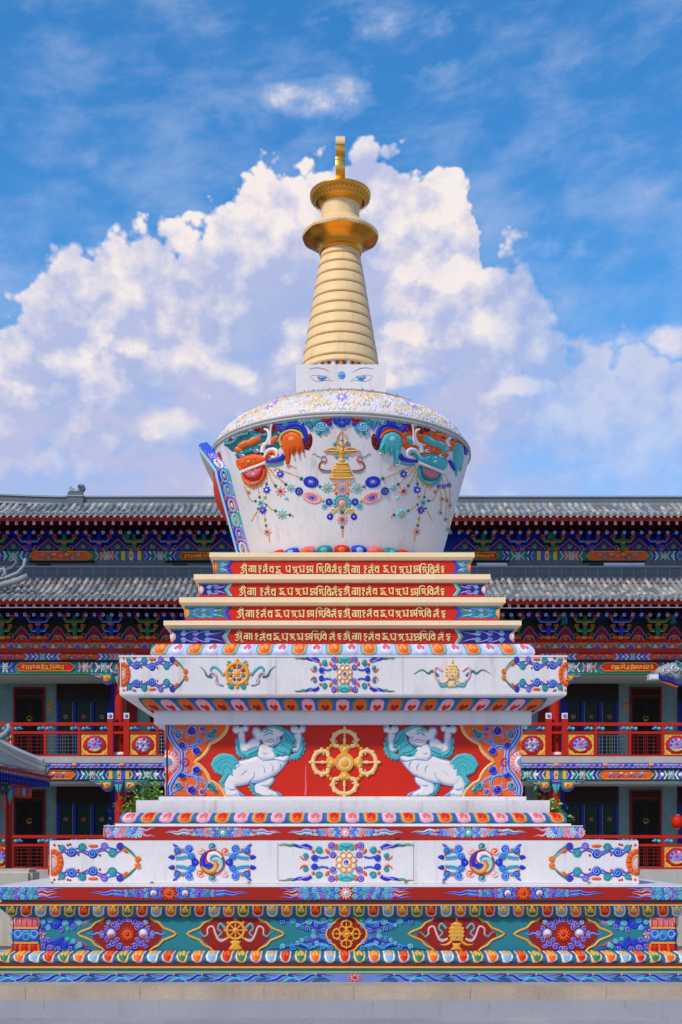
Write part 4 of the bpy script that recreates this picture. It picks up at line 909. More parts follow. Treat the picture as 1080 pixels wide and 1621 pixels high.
def write_row(mb, m, x0, y0, sx, sy, order, gaps={}, c='palegold', w=2.5, dark='maroon', h=1.8):
    x = x0
    for i, g in enumerate(order):
        st, adv = G[g]; jx, jy, ks = RJ.uniform(-.35, .35), RJ.uniform(-.5, .5), RJ.uniform(.94, 1.07)
        for s_ in st:
            p = [(x+jx+a*sx*ks+RJ.uniform(-.16, .16), y0+jy+b*sy*ks+RJ.uniform(-.16, .16)) for a, b in s_]
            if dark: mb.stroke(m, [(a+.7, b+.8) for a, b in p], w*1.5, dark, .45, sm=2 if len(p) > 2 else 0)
            mb.stroke(m, p, w, c, h, sm=2 if len(p) > 2 else 0)
        x += (adv+gaps.get(i, 0))*sx
    return x
ENDC = [('teal', 'royal', 'royal', 'ltaqua', 'orange'), ('navy', 'aqua', 'aqua', 'lilac', 'pink'), ('teal', 'royal', 'blue', 'ltblue', 'ltorange'), ('navy', 'aqua', 'aqua', 'lilac', 'pink')]
ROWX = [380, 378, 374.5, 371]; TOPY = [890.5, 925.5, 960.5, 997]
for r_i, (p, yb, yt, pc, yc_) in enumerate(STEPS[::-1]):
    st = steps[::-1][r_i]; m = Face(p); y0, y1 = yt+4, [908.5, 943.5, 980.5, 1020][r_i]; ym = (y0+y1)/2; H = (y1-y0)/2; xc = 542.7
    total = sum(G[g][1] for g in ORD)+sum(GAPS[3-r_i if False else r_i].values()); wid = (2*(xc-ROWX[r_i])+0)/2
    sx = wid/total
    mb = MB()
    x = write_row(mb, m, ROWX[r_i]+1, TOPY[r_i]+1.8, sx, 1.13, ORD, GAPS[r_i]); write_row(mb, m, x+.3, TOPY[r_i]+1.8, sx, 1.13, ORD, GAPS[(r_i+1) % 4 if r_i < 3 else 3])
    mb.build('gilt_script', st)
    g0, ol, c1, c2, c3 = ENDC[r_i]
    for mm in both(m, xc):
        mb = MB(); xl = xc-p; xr = 367-r_i*1.2
        mb.fill(mm, [(xl+.3, y0), (xr-2, y0), (xr-9, ym), (xr-2, y1), (xl+.3, y1)], g0, .6, 1.5, sm=0)
        mb.stroke(mm, [(xr-2, y0), (xr-9, ym), (xr-2, y1)], 3.6, ol, 1.4, sm=0); mb.stroke(mm, [(xr+1.2, y0), (xr-5.8, ym), (xr+1.2, y1)], 2.4, 'blue' if r_i % 2 == 0 else 'ltaqua', 1.2, sm=0)
        mb.stroke(mm, [(xl+1, y0+.8), (xr-4, y0+.8)], 1.8, 'aqua', 1., sm=0)
        W_ = xr-9-xl
        for rr_, c, h in ((H*.72, c3, 1.4), (H*.4, 'offwhite' if r_i % 2 else 'ltorange', 2.2)):
            mb.fill(mm, [(xl, ym-rr_)]+[(xl+rr_*.95*sin(a), ym-rr_*cos(a)) for a in [pi*i/8 for i in range(1, 8)]]+[(xl, ym+rr_)], c, h, 2, sm=0)
        k = max(1, int(round((W_-H*.7)/(H*1.9))))
        for sy in (-1, 1):
            for j in range(k):
                x = xl+H*.95+(j+.45)*(W_-H*1.0)/k*.8; r = H*.42
                if j: mb.stroke(mm, [(x-H*1.6, ym+sy*H*.25), (x-H*.8, ym+sy*H*.6), (x, ym+sy*H*.7)], 2.2, c2, 1.5)
                mb.curl(mm, x, ym+sy*H*.46, r, [c1, 'purple' if r_i % 2 else 'aqua'][j % 2], [c2, 'lilac'][j % 2], d=sy, h=1.5, a0=pi)
            mb.stroke(mm, [(xr-9-W_*.28, ym+sy*H*.3), (xr-6-W_*.16, ym+sy*H*.45), (xr-8, ym+sy*H*.75)], 3, 'lilac' if r_i % 2 else 'ltaqua', 1.6, taper=1); mb.stroke(mm, [(xr-9-W_*.2, ym+sy*H*.36), (xr-7, ym+sy*H*.75)], 1.6, 'rose', 2.2, sm=0, taper=1)
        mb.build('painted_end', st)

# ---- eyes on the square head
mh = Plane(DC-.504)
for mm in both(mh, 540.8):
    mb = MB()
    mb.stroke(mm, [(489, 584.6), (497, 582.6), (506, 582.4), (515, 584.6), (523, 589.5)], 1.3, 'grey', .5, taper=2)
    mb.stroke(mm, [(491, 595.5), (498, 594), (506, 593.8), (516, 597), (528, 603)], .8, 'rose', .5, taper=2); mb.stroke(mm, [(491, 595.5), (496, 601), (504, 603.6), (516, 602), (527, 603.5)], .7, 'grey', .5, taper=2)
    mb.fill(mm, [(503, 594.5), (517, 594.5), (516, 600), (510, 604.5), (504, 600.5)], 'sky', .7, 2, sm=2)
    mb.fill(mm, [(505, 594.5), (515, 594.5), (513, 601.5), (507.5, 601.5)], 'ltblue', .9, 2, sm=2); mb.disc(mm, 510.3, 599.3, 3, 'navy', 1.4, ry=1.6)
    mb.stroke(mm, [(502, 596), (508, 598), (512, 598), (517, 596)], 1.4, 'ltgrey', 1.4)
    mb.build('painted_eye', head)
mb = MB(); mb.disc(mh, 541, 594, 6.5, 'ltblue', .7, flat=.7); mb.ring(mh, 541, 594, 5.4, 1., 'sky', 1.1); mb.curl(mh, 541, 594, 3, 'ltblue', 'royal', h=1, turns=1.1); mb.build('forehead_mark', head)

# ---------------------------------------------------------------- the bell vessel's reliefs
JX = 541.5
def jewel(mb, m, x, y, r, c1, c2, c3='gold', n=10, ry=None, a=0.):
    ry = (ry or r)*1.13; r *= 1.13
    mb.disc(m, x, y, r*.82, c1, 1.6, ry=ry*.82, a=a, n=14, flat=.4)
    for i in range(n):
        t = 2*pi*i/n; px, py = r*.86*cos(t), ry*.86*sin(t); mb.disc(m, x+px*cos(a)-py*sin(a), y+px*sin(a)+py*cos(a), r*.22, c1, 1.9, n=7, rings=2)
    mb.ring(m, x, y, r*.52, r*.16, c3, 2.2, ry=ry*.52, a=a, n=12); mb.disc(m, x, y, r*.45, c2, 2.8, ry=ry*.45, a=a, n=10, rings=2)
def beads(mb, m, path, r=1.45, c='gold', step=2.6):
    p = smooth(path, 8, False); acc = 0
    for a, b in zip(p, p[1:]):
        l_ = sqrt((b[0]-a[0])**2+(b[1]-a[1])**2); acc += l_
        if acc >= step: acc = 0; mb.disc(m, b[0], b[1], r, c, 1.6, n=6, rings=2)
    mb.stroke(m, p, r*.8, 'palegold', .5, sm=0)
def half_jewels(m, far=False):
    mb = MB()
    src = (425, 736)
    beads(mb, m, [src, (445, 744), (466, 752), (476, 757)]); mb.disc(m, 477, 757.5, 3.2, 'green', 2.4)
    jewel(mb, m, 492.5, 763, 10.5, 'blue', 'lilac', 'royal', 16, ry=7.4, a=.15); mb.disc(m, 506.5, 770, 2.8, 'grey', 2.4)
    jewel(mb, m, 518, 772, 7.6, 'ltaqua', 'ltorange', 'aqua', 9)
    beads(mb, m, [src, (434, 752), (447, 761), (453, 766)]); mb.disc(m, 452.5, 766.5, 2.8, 'tealdk', 2.6)
    jewel(mb, m, 460.5, 772, 6, 'ltaqua', 'ltorange', 'aqua', 8); mb.ring(m, 473.5, 777.5, 5, 3., 'blue', 2.8); mb.disc(m, 473.5, 777.5, 2.6, 'green', 2.6)
    jewel(mb, m, 494, 787.5, 13.5, 'pink', 'royal', 'rose', 18, ry=7.4, a=.32); mb.disc(m, 511, 792.5, 2.8, 'gold', 2.6)
    jewel(mb, m, 514, 801, 5, 'ltaqua', 'sky', 'aqua', 7); mb.ring(m, 521, 794.5, 4.2, 3.2, 'blue', 2.8); mb.disc(m, 521, 794.5, 2.2, 'aqua', 3)
    for p in (((529, 766), (534, 765), (532, 772), (527, 777)), ((524, 812), (532, 808), (538, 806), (541, 806))): mb.stroke(m, p, 2.6, 'gold', 2.2)
    mb.disc(m, 529.5, 766, 2.6, 'ltorange', 2.6); mb.disc(m, 532, 781, 2.4, 'orange', 2.4); mb.disc(m, 524, 811, 2.4, 'gold', 2.6)
    mb.disc(m, 522.5, 818, 5.4, 'blue', 2.4); mb.disc(m, 522.5, 818, 1.9, 'crystal', 3.4); mb.stroke(m, [(526, 813), (538, 802)], 2.4, 'palegold', 2.6, sm=0)
    # hanging strings
    beads(mb, m, [src, (427, 752), (434, 766), (437, 769)]); mb.disc(m, 436.5, 769, 2.8, 'green', 2.4)
    jewel(mb, m, 444.5, 777.5, 7.4, 'pink', 'tealdk', 'ltorange', 8); mb.disc(m, 453, 788, 3.4, 'ltaqua', 2.); mb.disc(m, 456, 791, 1.6, 'gold', 2)
    beads(mb, m, [(420, 738), (423, 760), (422, 775), (421, 790)]); jewel(mb, m, 422.5, 775.5, 5.4, 'royal', 'crystal', 'blue', 7); mb.disc(m, 422, 766, 2.4, 'green', 2.4)
    beads(mb, m, [(408, 764), (410, 778), (413, 795), (418, 812), (421, 832), (427, 848)])
    jewel(mb, m, 413.5, 796, 5, 'ltaqua', 'green', 'aqua', 7); jewel(mb, m, 416.5, 807.5, 5.6, 'royal', 'rose', 'blue', 7)
    for (x, y, c) in ((411, 787, 'tealdk'), (404.5, 793, 'tealdk'), (422, 799, 'tealdk'), (419, 787, 'lime'), (409, 805, 'green'), (420, 822, 'lime'), (421.5, 832, 'tealdk')): mb.disc(m, x, y, 2.2, c, 2.4, n=8)
    jewel(mb, m, 423.5, 842, 5.6, 'pink', 'tealdk', 'ltorange', 7); mb.stroke(m, [(426, 848), (427, 857)], 2.2, 'gold', 1.8, sm=0)
    beads(mb, m, [(421, 797), (429, 805), (437, 809)]); mb.disc(m, 436.5, 808.5, 2.6, 'green', 2.4); jewel(mb, m, 447, 814, 7.4, 'ltaqua', 'ltorange', 'aqua', 8); mb.disc(m, 459, 815, 2.6, 'tealdk', 2.2); mb.disc(m, 463.5, 816.5, 1.8, 'gold', 2.)
    beads(mb, m, [(408, 808), (403, 816), (399, 824)], r=1.4)
    beads(mb, m, [(386, 768), (391, 778), (396, 790), (402, 793)]); jewel(mb, m, 394, 779, 3.6, 'pink', 'grey', 'gold', 6)
    mb.disc(m, 459, 737, 3.6, 'pink', 2.); mb.disc(m, 459, 737, 1.8, 'grey', 2.6); mb.stroke(m, [(463, 738), (469, 741)], 1.6, 'gold', 1.6, sm=0)
    jewel(mb, m, 444, 750.5, 5.4, 'royal', 'pink', 'blue', 7); mb.disc(m, 435, 743, 2.8, 'pink', 1.8)
    if far:   # the side further round the vessel: strings that fall from the other corner of the mouth
        for pts in ([(392, 748), (388, 770), (384, 790), (386, 812)], [(386, 744), (380, 770), (376, 792), (378, 822)], [(383, 742), (372, 768), (371, 800), (374, 838)]):
            beads(mb, m, pts); 
            for q, c in ((1, 'royal'), (2, 'pink'), (3, 'ltaqua')): jewel(mb, m, pts[q][0], pts[q][1], 3.8, c, 'tealdk', 'gold', 6)
    return mb
for i, mm in enumerate(both(Jar, JX)): half_jewels(mm, far=i == 1).build('jewel_garland', vessel)
mb = MB(); m = Jar
jewel(mb, m, 541.8, 773, 9.4, 'pink', 'aqua', 'rose', 12); jewel(mb, m, 541.6, 796.5, 12.5, 'aqua', 'pink', 'orange', 14); jewel(mb, m, 542, 822.5, 7.4, 'pink', 'green', 'rose', 10)
mb.disc(m, 542, 811, 2.8, 'tealdk', 2.8); mb.disc(m, 542, 834.5, 3, 'tealdk', 2.6)
for y in (840, 844, 848): mb.disc(m, 542, y, 2.1-(y-840)*.08, 'gold', 2.2, n=8)
for s_ in (-1, 1):
    mb.stroke(m, [(542+s_*4, 812), (542+s_*10, 806), (542+s_*17, 806)], 3, 'palegold', 2.4)
mb.build('centre_jewels', vessel)
# bell and thunderbolt emblem with ribbons
mb = MB()
mb.fill(m, [(522, 759), (524, 751), (528, 746), (527, 741), (532, 733), (550, 733), (555, 741), (554, 746), (558, 751), (560, 759)], 'gold', 4.2, 7, sm=2, g=3)
for y, w, c in ((757, 19, 'palegold'), (743, 13, 'palegold'), (747, 14.6, 'yellow'), (734, 9, 'palegold')): mb.stroke(m, [(541-w, y-1), (541, y), (541+w, y-1)], 2.6, c, 5.2)
for i in range(-3, 4): mb.disc(m, 541+i*4, 751, 1.7, 'palegold' if i % 2 else 'yellow', 5, n=8)
mb.stroke(m, [(541, 735), (541, 726), (541, 716), (541, 706)], lambda t: 9-4*abs(.5-t), 'gold', 4.4)
mb.disc(m, 541, 728, 5.6, 'palegold', 5.2, ry=3.6); mb.disc(m, 541, 716, 6, 'gold', 5.4, ry=4.5); mb.disc(m, 541, 712, 3.2, 'palegold', 6)
for s_ in (-1, 1):
    mb.stroke(m, [(541+s_*4, 713), (541+s_*12, 709), (541+s_*19, 710), (541+s_*29, 713)], 5, 'gold', 4.2, taper=1); mb.stroke(m, [(541+s_*4, 713), (541+s_*12, 718), (541+s_*19, 716), (541+s_*29, 713)], 4, 'gold', 4, taper=1)
    mb.stroke(m, [(541+s_*4, 714), (541+s_*28, 713)], 2.4, 'palegold', 5, sm=0)
    mb.stroke(m, [(541+s_*2, 705), (541+s_*8, 699), (541+s_*6, 690), (541, 682)], 3.4, 'gold', 4.2, taper=1); mb.disc(m, 541+s_*8.4, 698, 1.9, 'palegold', 4.6, n=8)
    mb.disc(m, 541+s_*11, 703, 3, 'sky', 3.4); mb.disc(m, 541+s_*8, 723, 3, 'aqua', 3.)
    mb.stroke(m, [(541+s_*17, 745), (541+s_*26, 745), (541+s_*35, 741), (541+s_*34, 733), (541+s_*27, 730)], 2.6, 'red', 2.2)
    mb.stroke(m, [(541+s_*18, 747), (541+s_*30, 747), (541+s_*37, 739), (541+s_*33, 730), (541+s_*32, 724), (541+s_*40, 722)], 3., 'aqua', 1.8, w1=1.6)
    mb.stroke(m, [(541+s_*28, 733), (541+s_*24, 728), (541+s_*27, 722), (541+s_*32, 724)], 2.4, 'rose', 2.4); mb.stroke(m, [(541+s_*38, 722), (541+s_*43, 718), (541+s_*46, 719)], 1.4, 'rose', 1.4)
mb.stroke(m, [(541, 706), (541, 694), (541, 680)], 4.2, 'palegold', 4.8, taper=1)
mb.disc(m, 541, 697, 2.6, 'sky', 6)
mb.build('bell_emblem', vessel)
# guardian faces with raised paws
def guardian(m, sk, skl, hair, hairl, far=False):
    mb = MB()
    # backing of clouds under the rim
    mb.fill(m, [(356, 703), (362, 696), (380, 686), (400, 678), (425, 670), (450, 666), (480, 664), (484, 680), (486, 696), (478, 702), (462, 700), (446, 708), (430, 722), (400, 722), (376, 716), (366, 716)], 'tealdk' if hair == 'teal' else 'orange', .8, 3, sm=2, g=7)
    for (x, y, r) in ((366, 698, 5), (380, 690, 5), (407, 679, 6), (418, 676, 5), (433, 676, 6), (441, 682, 5), (388, 684, 5), (437, 671, 5), (428, 684, 4)): mb.curl(m, x, y, r, 'maroon', 'darkred', h=1.8)
    for p, w in (([(356, 702), (370, 700), (378, 690), (394, 686)], 9), ([(393, 700), (408, 690), (424, 688)], 8), ([(440, 700), (446, 690), (440, 684)], 7)): mb.stroke(m, p, w, hair, 2.4); mb.stroke(m, p, w*.35, hairl, 3.4)
    # blue arc over the paw
    mb.stroke(m, [(442, 675), (450, 681), (458, 674), (472, 672), (482, 680), (484, 692), (480, 700)], 7.5, 'blue', 3.2); mb.stroke(m, [(444, 676), (452, 683), (462, 677), (474, 677), (479, 686)], 2., 'royal', 4.2)
    mb.stroke(m, [(436, 670), (456, 666), (474, 664)], 9, 'blue', 2.2); mb.curl(m, 470, 668, 5, 'blue', 'royal', h=3.4)
    # dark red cluster beside the paw
    mb.fill(m, [(490, 685), (495, 692), (494, 704), (488, 713), (481, 709), (480, 698), (486, 694)], 'maroon', 2, 3)
    for (x, y) in ((489, 692), (491, 700), (486, 703), (488, 709)): mb.disc(m, x, y, 2.2, 'darkred', 3.4, n=8)
    # brow lobes
    for (x, y, rx, ry, a) in ((386, 704, 13, 6, -.5), (402, 698, 14, 6.5, -.55), (417, 706, 8, 5, -.7), (378, 712, 7, 5, .1), (434, 697, 10, 4.5, -.9)):
        mb.disc(m, x, y, rx, sk, 4.4, ry=ry, a=a, n=14); mb.disc(m, x-1, y-2.4, rx*.62, skl, 4.9, ry=ry*.45, a=a, n=12)
    mb.stroke(m, [(376, 722), (384, 719), (392, 716), (402, 713), (412, 708)], 7, hair, 4.6)
    for i, (x, y) in enumerate(((376, 722), (383, 718), (390, 716), (398, 714), (405, 711), (412, 707))): mb.disc(m, x, y-2, 2.6, hairl if i % 2 else hair, 5.6, n=8)
    for (x, y) in ((385, 721), (407, 713)): mb.disc(m, x, y, 5, 'offwhite', 6, ry=3.6, a=-.4); mb.disc(m, x, y, 3.4, 'royal', 6.8, ry=2.8); mb.disc(m, x, y, 1.5, 'navy', 7.4, n=8)
    # horn
    mb.stroke(m, [(416, 716), (418, 706), (424, 700), (427, 690), (425, 682), (419, 679)], 8, 'offwhite', 5.6, w1=3.5); mb.stroke(m, [(428, 704), (429, 690), (430, 676), (432, 672)], 4, 'offwhite', 5, w1=3)
    # muzzle, nose, cheeks
    mb.fill(m, [(376, 726), (386, 722), (400, 718), (412, 720), (422, 722), (424, 731), (410, 736), (396, 741), (384, 746), (378, 738)], sk, 6, 6, g=4)
    mb.disc(m, 397, 727, 9.5, sk, 8.6, ry=7.6, a=-.3); mb.disc(m, 397, 730, 4.6, skl, 10, ry=3.8); mb.disc(m, 387, 732, 4, sk, 8.4); mb.disc(m, 407, 725, 4, sk, 8.4); mb.disc(m, 396, 724, 3.4, 'ltorange' if sk == 'orange' else 'ltaqua', 10.4, ry=2)
    mb.stroke(m, [(378, 728), (380, 738), (388, 746)], 5, sk, 7)
    # ear and cheek swirl
    mb.stroke(m, [(420, 724), (424, 714), (432, 711), (438, 714), (438, 722), (430, 724)], 6, 'offwhite', 4.6); mb.stroke(m, [(420, 727), (426, 718), (433, 715), (436, 720)], 5, sk, 5.6); mb.disc(m, 429, 722, 2.6, 'rose', 6.4)
    # blue sleeve
    mb.stroke(m, [(421, 730), (432, 730), (444, 727), (451, 720)], lambda t: 4+6*t, 'blue', 4.2); mb.stroke(m, [(424, 731.5), (436, 731.5), (448, 729)], 1.4, 'royal', 5.4)
    mb.stroke(m, [(426, 736), (438, 736), (449, 733)], 3.6, 'aqua', 2.6)
    # open mouth with teeth and tongue
    mb.fill(m, [(385, 746), (400, 741), (418, 735), (420, 744), (416, 755), (408, 761), (396, 762), (388, 756)], 'red' if sk == 'orange' else 'teal', 5.4, 4, g=3)
    mb.fill(m, [(389, 748), (401, 743), (416, 738.5), (417, 746), (413, 753), (406, 758), (397, 758), (391, 753)], 'rose', 7, 3, g=3); mb.disc(m, 404, 750, 8, 'pink' if sk == 'orange' else 'rose', 7.8, ry=5.4, a=-.3)
    mb.stroke(m, [(383, 747), (398, 741), (412, 736), (424, 731)], 4.4, 'offwhite', 8.4)
    for i in range(9): mb.disc(m, 385+i*4.3, 748-i*1.75, 2.1, 'offwhite', 9.4, ry=2.8, n=8)
    mb.stroke(m, [(386, 752), (390, 762), (400, 767), (412, 763), (419, 753), (421, 742)], 4.6, sk if sk == 'orange' else 'aqua', 6.4)
    for (x, y) in ((388, 762), (396, 767), (405, 768), (413, 765), (401, 771)): mb.stroke(m, [(x, y-2), (x+1, y+5)], 3., 'ltorange', 5, sm=0, taper=1)
    # paw
    mb.stroke(m, [(446, 706), (444, 694), (450, 685), (463, 681), (476, 686), (480, 694)], 4.2, 'yellow' if sk == 'orange' else 'orange', 4.6)
    mb.fill(m, [(446, 706), (447, 693), (454, 685), (466, 683), (477, 689), (481, 700), (483, 712), (480, 718), (477, 712), (474, 721), (470, 711), (466, 723), (462, 713), (459, 733), (453, 738), (451, 722)], sk, 7, 7, sm=2, g=3)
    mb.disc(m, 463, 695, 8.5, skl, 8.6, ry=7.5, n=14)
    for p in ([(454, 712), (455, 724), (455, 736)], [(463, 708), (464, 716), (466, 724)], [(470, 706), (473, 714), (474, 722)], [(476, 702), (480, 710), (481, 718)]): mb.stroke(m, p, 4.4, sk, 9, taper=1); mb.disc(m, p[-1][0], p[-1][1], 1.5, 'offwhite', 6, n=8)
    if far:  # the second paw, round the vessel's side
        mb.stroke(m, [(372, 728), (366, 738), (362, 742)], lambda t: 5+4*t, 'blue', 4)
        mb.fill(m, [(352, 704), (358, 698), (364, 704), (366, 718), (365, 740), (361, 756), (357, 742), (354, 752), (351, 736), (349, 720)], sk, 6, 5, sm=2, g=3)
        mb.stroke(m, [(348, 706), (354, 695), (362, 694), (368, 702)], 4, 'orange', 4.6); mb.stroke(m, [(344, 690), (347, 704), (345, 720)], 5, 'blue', 3)
        mb.stroke(m, [(368, 690), (376, 698), (372, 706)], 5, 'offwhite', 5)
    return mb
ml_, mr_ = both(Jar, JX)
guardian(ml_, 'orange', 'ltorange', 'teal', 'aqua').build('guardian_face', vessel, 'orange guardian face with raised orange paw')
guardian(mr_, 'aqua', 'ltaqua', 'orange', 'ltorange', far=True).build('guardian_face', vessel, 'turquoise guardian face with raised turquoise paw')
mb = MB()
for mm in both(Jar, JX):
    mb.stroke(mm, [(482, 668), (492, 672), (498, 668), (512, 664)], 9, 'teal', 2.2); mb.curl(mm, 508, 675, 8.5, 'sky', 'ltaqua', h=3.4, turns=1.8); mb.curl(mm, 499, 670, 5, 'teal', 'aqua', h=2.8); mb.curl(mm, 517, 679, 4.6, 'sky', 'aqua', h=2.8); mb.curl(mm, 502, 682, 4.4, 'aqua', 'ltaqua', h=2.8)
    for (x, y, r) in ((511, 663, 4), (518, 666, 5), (524, 663, 4)): mb.curl(mm, x, y, r, 'maroon', 'red', h=2.4)
    for (x, y, r) in ((533, 668, 5.5), (529, 662, 4.5), (539, 673, 4), (538, 663, 5)): mb.curl(mm, x, y, r, 'blue', 'royal', h=2.8)
    for (x, y, r, c, d) in ((441, 677, 5, 'blue', 'royal'), (452, 670, 5, 'teal', 'aqua'), (460, 668, 4.6, 'blue', 'royal'), (475, 668, 5, 'sky', 'ltaqua'), (487, 669, 5.5, 'teal', 'aqua'), (492, 676, 4.6, 'blue', 'ltblue'), (522, 671, 4.4, 'blue', 'royal'), (514, 684, 3.6, 'sky', 'ltaqua'), (506, 686, 3.6, 'teal', 'aqua'), (430, 680, 5, 'maroon', 'red'), (404, 690, 4, 'teal', 'aqua'), (416, 684, 4.4, 'maroon', 'red')): mb.curl(mm, x, y, r, c, d, h=2.6)
mb.build('cloud_valance', vessel)

# shoulder: faint flowers and scrollwork
def Sh(a, t, h=0.):     # angle from the front, 0..1 up the shoulder
    k = min(max(t, 0), 1)*(len(SH)-1); i = min(int(k), len(SH)-2); u = k-i; r = SH[i][0]+(SH[i+1][0]-SH[i][0])*u; z = SH[i][1]+(SH[i+1][1]-SH[i][1])*u
    q = h*.0074; r += q*.6; z += q*.8
    return (r*sin(a), -r*cos(a), z)
mb = MB(); rr_ = random.Random(9)
for i in range(-9, 10):
    a = i*.2; k = .115
    ms = lambda x, y, h=0., a=a: Sh(a+x*k, .5+y*.42, h)
    mb.stroke(ms, [(-.95, .3), (-.5, .75), (0, .2), (.5, .75), (.95, .3)], .15, 'palegold', .8, z0=.05)
    mb.stroke(ms, [(-.95, -.1), (-.5, -.5), (0, -.1), (.5, -.5), (.95, -.1)], .12, ['cream', 'crystal', 'palegold'][i % 3], .7, z0=.05)
    c1 = [('lilac', 'crystal'), ('palegold', 'ltblue'), ('crystal', 'pink')][abs(i) % 3]
    mb.flower(ms, 0, 0, .42, c1[0], 'offwhite', c1[1], 8, 1.8)
    for (x, y) in ((-.6, .45), (.6, .45), (-.7, -.45), (.7, -.45), (0, -.8), (.4, .85), (-.4, .85)): mb.disc(ms, x, y, .14, ['palegold', 'crystal', 'cream', 'palegold'][rr_.randrange(4)], 1., ry=.12, n=7, rings=2)
for i in range(-26, 27):
    a = i*.0725
    for j, t in enumerate((.1, .26, .42, .6, .78, .93)):
        ms = lambda x, y, h=0., a=a+(j % 2)*.036, t=t: Sh(a+x*.030, t+y*.085, h)
        s_ = 1 if (i+j) % 2 else -1
        mb.stroke(ms, [(-.9, -.5*s_), (-.3, .6*s_), (.3, -.3*s_), (.9, .6*s_)], .34, ['cream', 'palegold', 'ltgrey', 'crystal', 'cream', 'ltgrey', 'offwhite'][rr_.randrange(7)], .7, z0=.05)
mb.build('flower_scrollwork', shoulder)

# niche on the vessel's left side: a flaring frame round a red recess
def Ja(b, z, h=0.):      # b = angle from due left towards the front, h = metres off the wall
    r = jr(z)+h; a = pi+b
    return (r*cos(a), r*sin(a), z-.25*h)
mb = MB()
nb = 26
def frame_path(t):       # 0..1: foot (front) -> apex -> foot (back)
    s_ = 1-2*t; e = abs(s_); ang = .47; sg = 1 if s_ >= 0 else -1
    if e > .38: u = (e-.38)/.62; return sg*ang, 5.62-(5.62-4.56)*u, .135+.02*(1-u)
    q_ = e/.38; return sg*ang*q_**.75, 5.62+.5*(1-q_)**.85, .14-.03*(1-q_)
rows_o, rows_i, rows_f = [], [], []
sec = []
for i in range(61):
    b, z, h = frame_path(i/60); w = .013+.02*max(0, 1-abs(1-2*i/60)/.38)
    e = abs(1-2*i/60); th = min(e/.38, 1)*pi/2; nb_, nz = (sin(th), cos(th)); sg = 1 if i < 30 else -1
    out = []
    for (u, hh) in ((-1, 0), (-1, h*.8), (-.8, h), (.5, h*.92), (1, h*.7), (1, 0)):
        out.append(Ja(b+sg*nb_*u*w*1.15, z+nz*u*w*1.1, hh))
    sec.append(out)
mb.grid([[s_[j] for s_ in sec] for j in (0, 1, 2)], 'white'); mb.grid([[s_[j] for s_ in sec] for j in (2, 3)], 'ltaqua'); mb.grid([[s_[j] for s_ in sec] for j in (3, 4, 5)], 'royal')
fr = mb.build('niche_frame', vessel)
def Fm(x, y, h=0.):      # x along the frame 0..60, y across -1..1 on its front-facing flank
    i = min(max(x, 0), 59.999); k = int(i); u = i-k
    b, z, hh = frame_path(i/60); e = abs(1-2*i/60); th = min(e/.38, 1)*pi/2; sg = 1 if i < 30 else -1; w = .014
    p0 = Ja(b+sg*sin(th)*w*1.16, z+cos(th)*w*1.1, hh*.86*(.5+.5*y)); q = h*.006
    return (p0[0]-q*.2, p0[1]-q*sg, p0[2]+q*.3*cos(th))
mb = MB(); cols = [('blue', 'ltblue'), ('sky', 'offwhite'), ('blue', 'lilac'), ('aqua', 'ltaqua'), ('blue', 'pink'), ('sky', 'ltblue')]
for i in range(12):
    c1, c2 = cols[i % 6]; x = 1.2+i*2.75
    mb.disc(Fm, x, 0, 1.9, c1, 1.2, ry=.95, n=14, rings=2); mb.ring(Fm, x, 0, 1.15, .45, c2, 2.6, ry=.55, n=12); mb.disc(Fm, x, 0, .6, ['offwhite', 'ltorange', 'pink', 'yellow'][i % 4], 3, ry=.3, n=8)
    mb.stroke(Fm, [(x-.9, -.8), (x+.4, -1), (x+1.6, -.4), (x+1.9, .7)], .55, ['aqua', 'lilac', 'ltblue'][i % 3], 2.4); mb.disc(Fm, x+1.4, .85, .5, 'orange', 2., ry=.2, n=8); mb.disc(Fm, x+1.4, -.75, .6, 'offwhite', 2., ry=.2, n=8)
mb.build('frame_scrolls', vessel)
mb = MB()
mb.grid([[Ja(b, z, .012+.07*max(0, sin(pi*(z-5.2)/.6) if 5.2 < z < 5.8 else 0)*cos(b*3)) for b in np.linspace(-.42, .42, 14)] for z in np.linspace(4.56, 5.86, 40)], 'red')
mb.build('niche_recess', vessel)

# the same reliefs stand on the stupa's left and right faces
for par_ in [frieze, base_panel, block_a, block_i, band_b, body, base]+steps:
    for ch in list(par_.children):
        if ch.name.split('.')[0] in ('cornice', 'drip_stain') or ch.rotation_euler.z: continue
        for rz in (pi/2, -pi/2):
            c = ch.copy(); C.objects.link(c); c.parent = par_; c.rotation_euler = (0, 0, rz)

# ---------------------------------------------------------------- the gallery hall behind
for a_ in [('tile', '#707476', .7, .18, .10), ('tilelt', '#969692', .7, .14, .10), ('ridge', '#666e72', .7, .16, .10), ('ridgelt', '#93a0a8', .7, .12), ('brick', '#7e9fa2', .8, .35, .16), ('soffit', '#c6d0c4', .8),
           ('lacquer', '#b9230f', .5, .08, .05), ('lacqdk', '#861c10', .5), ('darkwood', '#2c1a16', .5), ('darkgreen', '#16302a', .4), ('glass', '#0e1412', .15, .0, .0), ('deepblue', '#1c2aa0', .5), ('slab', '#b4b0a8', .7, .14, .12, .25), ('ochre', '#cf9a3a', .5)]:
    paint(*a_)
HX = 534.5
hall = thing('gallery_hall', 'two storey painted temple gallery with grey tiled roofs behind the stupa', 'building', (0, 20.5, 0))
Pf, Pw = Plane(34.5), Plane(36.9)
XA, XB = -270, 1340
def zz_(D, y): return EYE+(VY-y)*D/F
def xx_(D, x): return CAMX+(x-VX)*D/F
